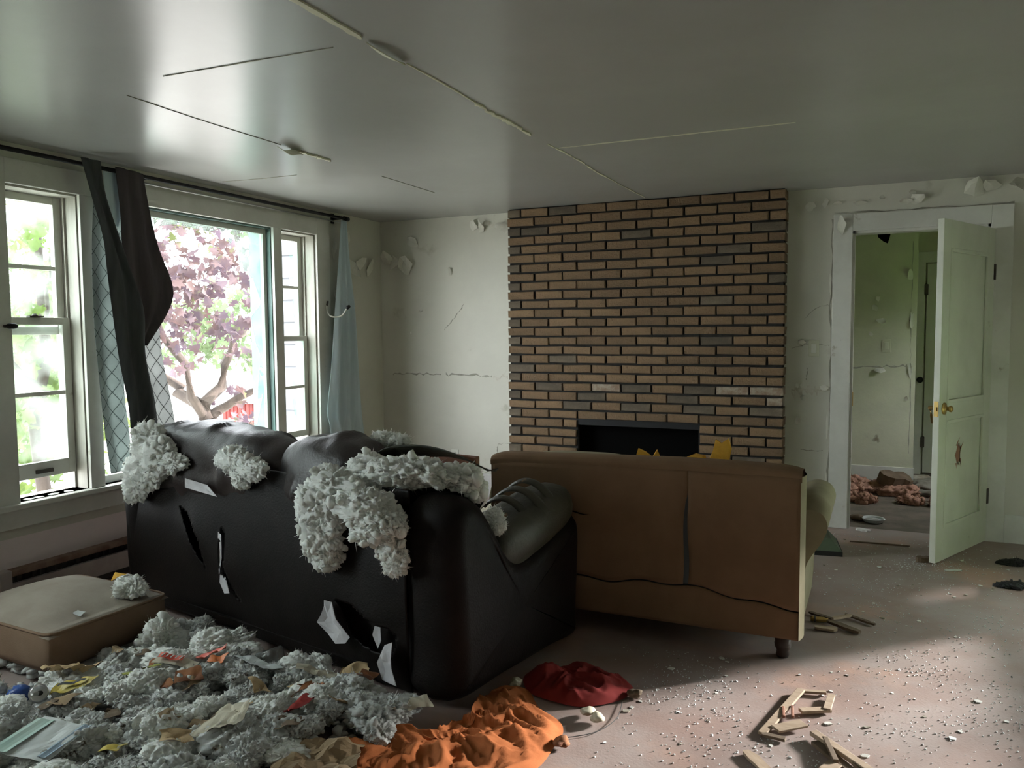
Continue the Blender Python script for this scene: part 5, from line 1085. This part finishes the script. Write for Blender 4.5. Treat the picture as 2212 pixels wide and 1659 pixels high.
# green sloped housing by the doorway
gh = empty('green_housing', (-.36, 5.42, 0), math.radians(8)); tag(gh, 'dark green sloped metal housing on the floor beside the doorway', 'housing')
def frus(a, b): m = MB(); m.add([(a[0], a[2], a[4]), (a[1], a[2], a[4]), (a[1], a[3], a[4]), (a[0], a[3], a[4]), (b[0], b[2], b[4]), (b[1], b[2], b[4]), (b[1], b[3], b[4]), (b[0], b[3], b[4])], [(0, 1, 2, 3), (4, 5, 6, 7), (0, 1, 5, 4), (1, 2, 6, 5), (2, 3, 7, 6), (3, 0, 4, 7)]); return m
frus((-.16, .20, -.17, .17, .03), (-.14, .14, -.13, .13, .10)).build('skirt', 'green_metal', gh); frus((-.13, .12, -.12, .12, .10), (-.13, .06, -.05, .05, .27)).build('hood', 'green_metal', gh); MB().box(-.165, .205, -.175, .175, 0, .03).build('rubber_foot', 'black_rubber', gh)
# dish in the hall, wood by the door
ds = empty('round_dish', (.045, 6.32, 0)); tag(ds, 'white round dish lying on the hall floor', 'dish')
m = MB(); m.lathe([(0, .002), (.056, .002), (.068, .010), (.076, .028), (.080, .030), (.078, .034), (.068, .030), (.058, .014), (0, .010)], 28); m.build('bowl', 'paper_white', ds, True); m = MB(); m.lathe([(.040, .0125), (.056, .019), (.058, .022), (.040, .015)], 28); m.build('inner_ring', 'chip_pale', ds, True)
# pink insulation heaps in the hall
for i, (x, y, n, s, lab) in enumerate([(-.02, 7.58, 14, .22, 'pink insulation heap against the hall baseboard'), (.42, 7.10, 4, .10, 'small pink insulation heap behind the open door'), (-.12, 7.05, 4, .09, 'pink insulation scrap inside the doorway jamb')]):
    r = np.random.default_rng(70 + i); bl = [(r.uniform(-1, 1) * s * 1.6, r.uniform(-1, 1) * s * .8, .03, r.uniform(.35, .7) * s, r.uniform(.35, .7) * s, r.uniform(.16, .34) * s) for _ in range(n)]
    o = obj_from('insulation_heap', fluff_mesh('insulation_heap', bl, 160, .035, 75 + i, 'insulation_pink', fibres=2600)); rest_on(o.data, .001); o.location = (x, y, 0); tag(o, lab, 'insulation', 'pink insulation in the hall')
def slab(name, L, W_, T, loc, rot, label, cat, material, seed=0, group=None):
    r = random.Random(seed); m = MB(); n = 6; vs = []
    for i in range(n + 1):
        x = -L / 2 + L * i / n
        for sy in (-1, 1):
            w = W_ / 2 * (1 + r.uniform(-.22, .12)) * (.55 if i in (0, n) else 1)
            for z in (0, T): vs.append((x, sy * w, z + r.uniform(-.1, .1) * T))
    fs = []
    for i in range(n): a = i * 4; c = a + 4; fs += [(a, c, c + 1, a + 1), (a + 2, a + 3, c + 3, c + 2), (a, a + 2, c + 2, c), (a + 1, c + 1, c + 3, a + 3)]
    fs += [(0, 1, 3, 2), (n * 4, n * 4 + 2, n * 4 + 3, n * 4 + 1)]
    m.add(vs, fs); o = m.build(name, material); o.location = loc; o.rotation_euler = rot; tag(o, label, cat, group); return o
slab('rubble_block', .26, .16, .10, (.20, 7.52, .07), (.3, .2, .4), 'dark broken block on the pink insulation', 'rubble', 'wood_dark_scrap', 3)
for i, (x, y, s) in enumerate([(.42, 8.1, .16), (.52, 7.8, .20), (.45, 7.49, .10)]): crumple_ball('rubble_heap', (x, y, .03), s, ['grey rubble heap before the far hall door', 'dark rubble heap by the hall corner', 'small rubble heap beside the insulation'][i], 'rubble', 'rubble', 80 + i, .35)
# broken wood near the loveseat
G1 = 'wood scraps beside the loveseat'
slab('wood_scrap', .17, .035, .012, (-.09, 3.98, .010), (0, .03, -.55), 'dark broken slat with a notched end beside the loveseat', 'wood', 'wood_dark_scrap', 4, G1)
slab('wood_scrap', .10, .040, .010, (-.165, 3.93, .008), (0, 0, .12), 'short pale wood block in the scrap pile beside the loveseat', 'wood', 'wood_raw', 5, G1)
slab('wood_scrap', .13, .022, .010, (-.10, 4.08, .022), (0, .05, .9), 'pale slat lying over the dark one in the scrap pile', 'wood', 'wood_raw', 6, G1)
slab('wood_scrap', .16, .022, .010, (-.02, 4.12, .008), (0, 0, -.6), 'thin dark slat at the far side of the scrap pile', 'wood', 'wood_dark_scrap', 7, G1)
slab('wood_scrap', .12, .024, .010, (-.20, 4.10, .008), (0, 0, -.5), 'dark sliver against the brass shell in the scrap pile', 'wood', 'wood_dark_scrap', 8, G1)
bt = empty('metal_tube', (-.20, 4.035, .016), .1); tag(bt, 'short greenish brass tube in the wood scrap pile', 'tube'); m = MB(); m.lathe([(0, -.04), (.012, -.04), (.013, -.03), (.013, .02), (.009, .03), (.009, .04), (0, .04)], 14); m.xform(Matrix.Rotation(math.pi / 2, 4, 'Y')); m.build('body', 'brass', bt, True); m = MB(); m.lathe([(.0132, -.026), (.0145, -.024), (.0145, -.018), (.0132, -.016)], 14); m.xform(Matrix.Rotation(math.pi / 2, 4, 'Y')); m.build('ring', 'rust_dark', bt, True)
# ladder-like broken lath bundle in the light patch
lb = empty('broken_lath', (-.16, 3.0, 0), 0); tag(lb, 'broken pale lath frame lying in the light patch', 'wood')
def lath(a, b, w, t, z, mt='wood_raw'):
    a, b = Vector(a), Vector(b); d = b - a; L = d.length; m = MB(); m.box(0, L, -w / 2, w / 2, 0, t, .002); m.xform(Matrix.Translation((a.x, a.y, z)) @ Matrix.Rotation(math.atan2(d.y, d.x), 4, 'Z') @ Matrix.Rotation(-.02, 4, 'Y')); return m.build('lath', mt, lb)
lath((-.16, -.20), (-.06, .20), .030, .010, .004); lath((-.06, .20), (.03, .22), .020, .010, .006); lath((.05, .20), (.04, .06), .028, .010, .010); lath((.05, .08), (-.05, .02), .030, .012, .006)
lath((-.11, .02), (-.10, -.06), .010, .010, .012, 'red_board'); lath((-.08, .04), (-.07, -.05), .010, .010, .012, 'red_board'); lath((-.16, -.20), (-.08, -.21), .024, .010, .004, 'wood_dark_scrap'); lath((-.12, -.16), (-.03, -.08), .050, .008, .012)
l2 = empty('split_board', (-.045, 2.74, 0), 0); tag(l2, 'split dark board with a pale block at its end, below the lath frame', 'wood'); lb = l2
lath((-.11, .12), (.13, -.14), .030, .016, .012); lath((-.10, .07), (.10, -.19), .034, .014, .004, 'wood_dark_scrap'); lath((-.07, .09), (-.03, -.06), .018, .012, .018, 'wood_dark_scrap'); lath((.02, -.02), (.12, -.22), .022, .014, .014, 'wood_dark_scrap'); lath((-.06, -.12), (-.03, -.06), .045, .016, .006)
slab('wood_scrap', .26, .045, .010, (-.27, 2.56, .004), (0, 0, -.85), 'pale curled bark strip on the floor below the split board', 'wood', 'wood_raw', 11)
slab('wood_scrap', .10, .05, .03, (.33, 5.35, .002), (0, 0, .4), 'small dark block beside the open door edge', 'wood', 'wood_dark_scrap', 12)
slab('paper_scrap', .10, .035, .004, (.47, 5.22, .002), (0, 0, .5), 'white scrap under the open door', 'paper', 'paper_white', 13)
slab('tile_scrap', .10, .05, .012, (-.02, 6.02, .002), (0, 0, -.3), 'pale chip at the doorway threshold', 'chip', 'chip_pale', 14)
slab('pry_strip', .36, .012, .008, (.08, 5.68, .002), (0, 0, .05), 'thin dark strip on the floor by the doorway', 'strip', 'wood_dark_scrap', 15)
for i, (x, y, lab) in enumerate([(.73, 5.0, 'dark debris clump on the floor right of the door'), (.80, 5.5, 'dark debris clump near the baseboard right of the door')]):
    o = obj_from('debris_clump', fluff_mesh('debris_clump', [(0, 0, .01, .05, .04, .018), (.04, .02, .01, .03, .03, .02), (-.04, -.01, .008, .03, .025, .012)], 40, .014, 90 + i, 'black_rubber', fibres=120)); rest_on(o.data, .001); o.location = (x, y, 0); tag(o, lab, 'debris')
crumple_ball('rubble_heap', (-.075, 6.34, .02), .05, 'dark lump beside the round dish', 'rubble', 'wood_dark_scrap', 95, .6)
# dried leaves on the floor by the cloths
for i, (x, y, lab) in enumerate([(-.93, 2.69, 'pale dry leaf in front of the red cloth'), (-.88, 2.66, 'curled pale leaf beside the dry leaf before the red cloth'), (-1.27, 2.80, 'pale leaf on the fold where orange meets red cloth'), (-.80, 2.90, 'dark crumb pile right of the red cloth'), (-.94, 2.44, 'dark leaf beside the orange cloth edge')]): crumple_ball('dry_leaf', (x, y, .022), .03, lab, 'leaf', ('paper_cream', 'paper_cream', 'paper_cream', 'wood_dark_scrap', 'leaf_brown')[i], 97 + i, .5)
# thin wire
o = MB().tube(smooth_path([(-.84, 2.84, .006), (-.82, 2.70, .010), (-.86, 2.58, .008), (-.95, 2.50, .006)], 6), .0015, 5).build('thin_wire', 'ink_dark'); tag(o, 'thin dark wire curving from the red cloth to the orange cloth', 'wire')

# ------------------------------------------------------------------ chips and glass crumbs over the bare floor
chips = []
for i in range(8):
    r = random.Random(200 + i); n = r.randrange(4, 7); m = MB(); m.prism([(.02 * r.uniform(.5, 1) * math.cos(6.28 * q / n), .02 * r.uniform(.4, 1) * math.sin(6.28 * q / n)) for q in range(n)], 'z', 0, .004); chips.append(m.mesh('paint_chip', ['chip_pale', 'chip_pale', 'rubble', 'glass_edge'][i % 4]))
rg = random.Random(31)
def free(x, y): return not (-1.72 < x < -.12 and 3.42 < y < 4.35) and not (x < -.83 and y < 3.2) and not (x < -1.1) and y < 5.95 and not (-.56 < x < -.12 and 5.2 < y < 5.65)
cnt = 0
while cnt < 150:
    y = rg.uniform(2.1, 5.9); x = rg.uniform(-1.0, .14 * y + .05)
    if not free(x, y): continue
    cnt += 1; o = obj_from('paint_chip', chips[rg.randrange(8)]); s = rg.choice((.25, .3, .35, .4, .5, .6, .9)); o.location = (x, y, .001); o.rotation_euler = (rg.uniform(-.1, .1), rg.uniform(-.1, .1), rg.uniform(0, 6.28)); o.scale = (s, s, s)
    tag(o, 'small pale paint chip scattered on the dusty bare floor', 'chip', 'paint chips on the bare floor')
V1, F1 = ico(1); r = np.random.default_rng(44); Vs = []; Fs = []; k = 0; cen = [(r.uniform(-.9, .6), r.uniform(2.1, 5.6)) for _ in range(26)]
while k < 3600 * 12:
    if r.random() < .55: c = cen[r.integers(26)]; x, y = c[0] + r.normal() * .10, c[1] + r.normal() * .12
    else: y = r.uniform(2.0, 5.9); x = r.uniform(-1.0, .14 * y + .1)
    if not free(x, y): continue
    s = r.uniform(.0015, .0050); T = np.array([(1, 0, 0), (-.5, .8, 0), (-.4, -.9, 0), (.1, .1, 1.0)]) * s * r.uniform(.6, 1.3, (4, 3)); a = r.uniform(0, 6.28); R_ = np.array([[math.cos(a), -math.sin(a), 0], [math.sin(a), math.cos(a), 0], [0, 0, 1]])
    Vs.append(T @ R_.T + np.array((x, y, .0008))); Fs.append(np.array([(0, 1, 2), (0, 3, 1), (1, 3, 2), (2, 3, 0)]) + k // 12 * 4); k += 12
o = obj_from('glass_crumbs', mesh_np('glass_crumbs', np.vstack(Vs), np.vstack(Fs), 'glass_edge', False)); tag(o, 'glittering glass crumbs sprinkled over the bare floor', 'glass', None, 'stuff')
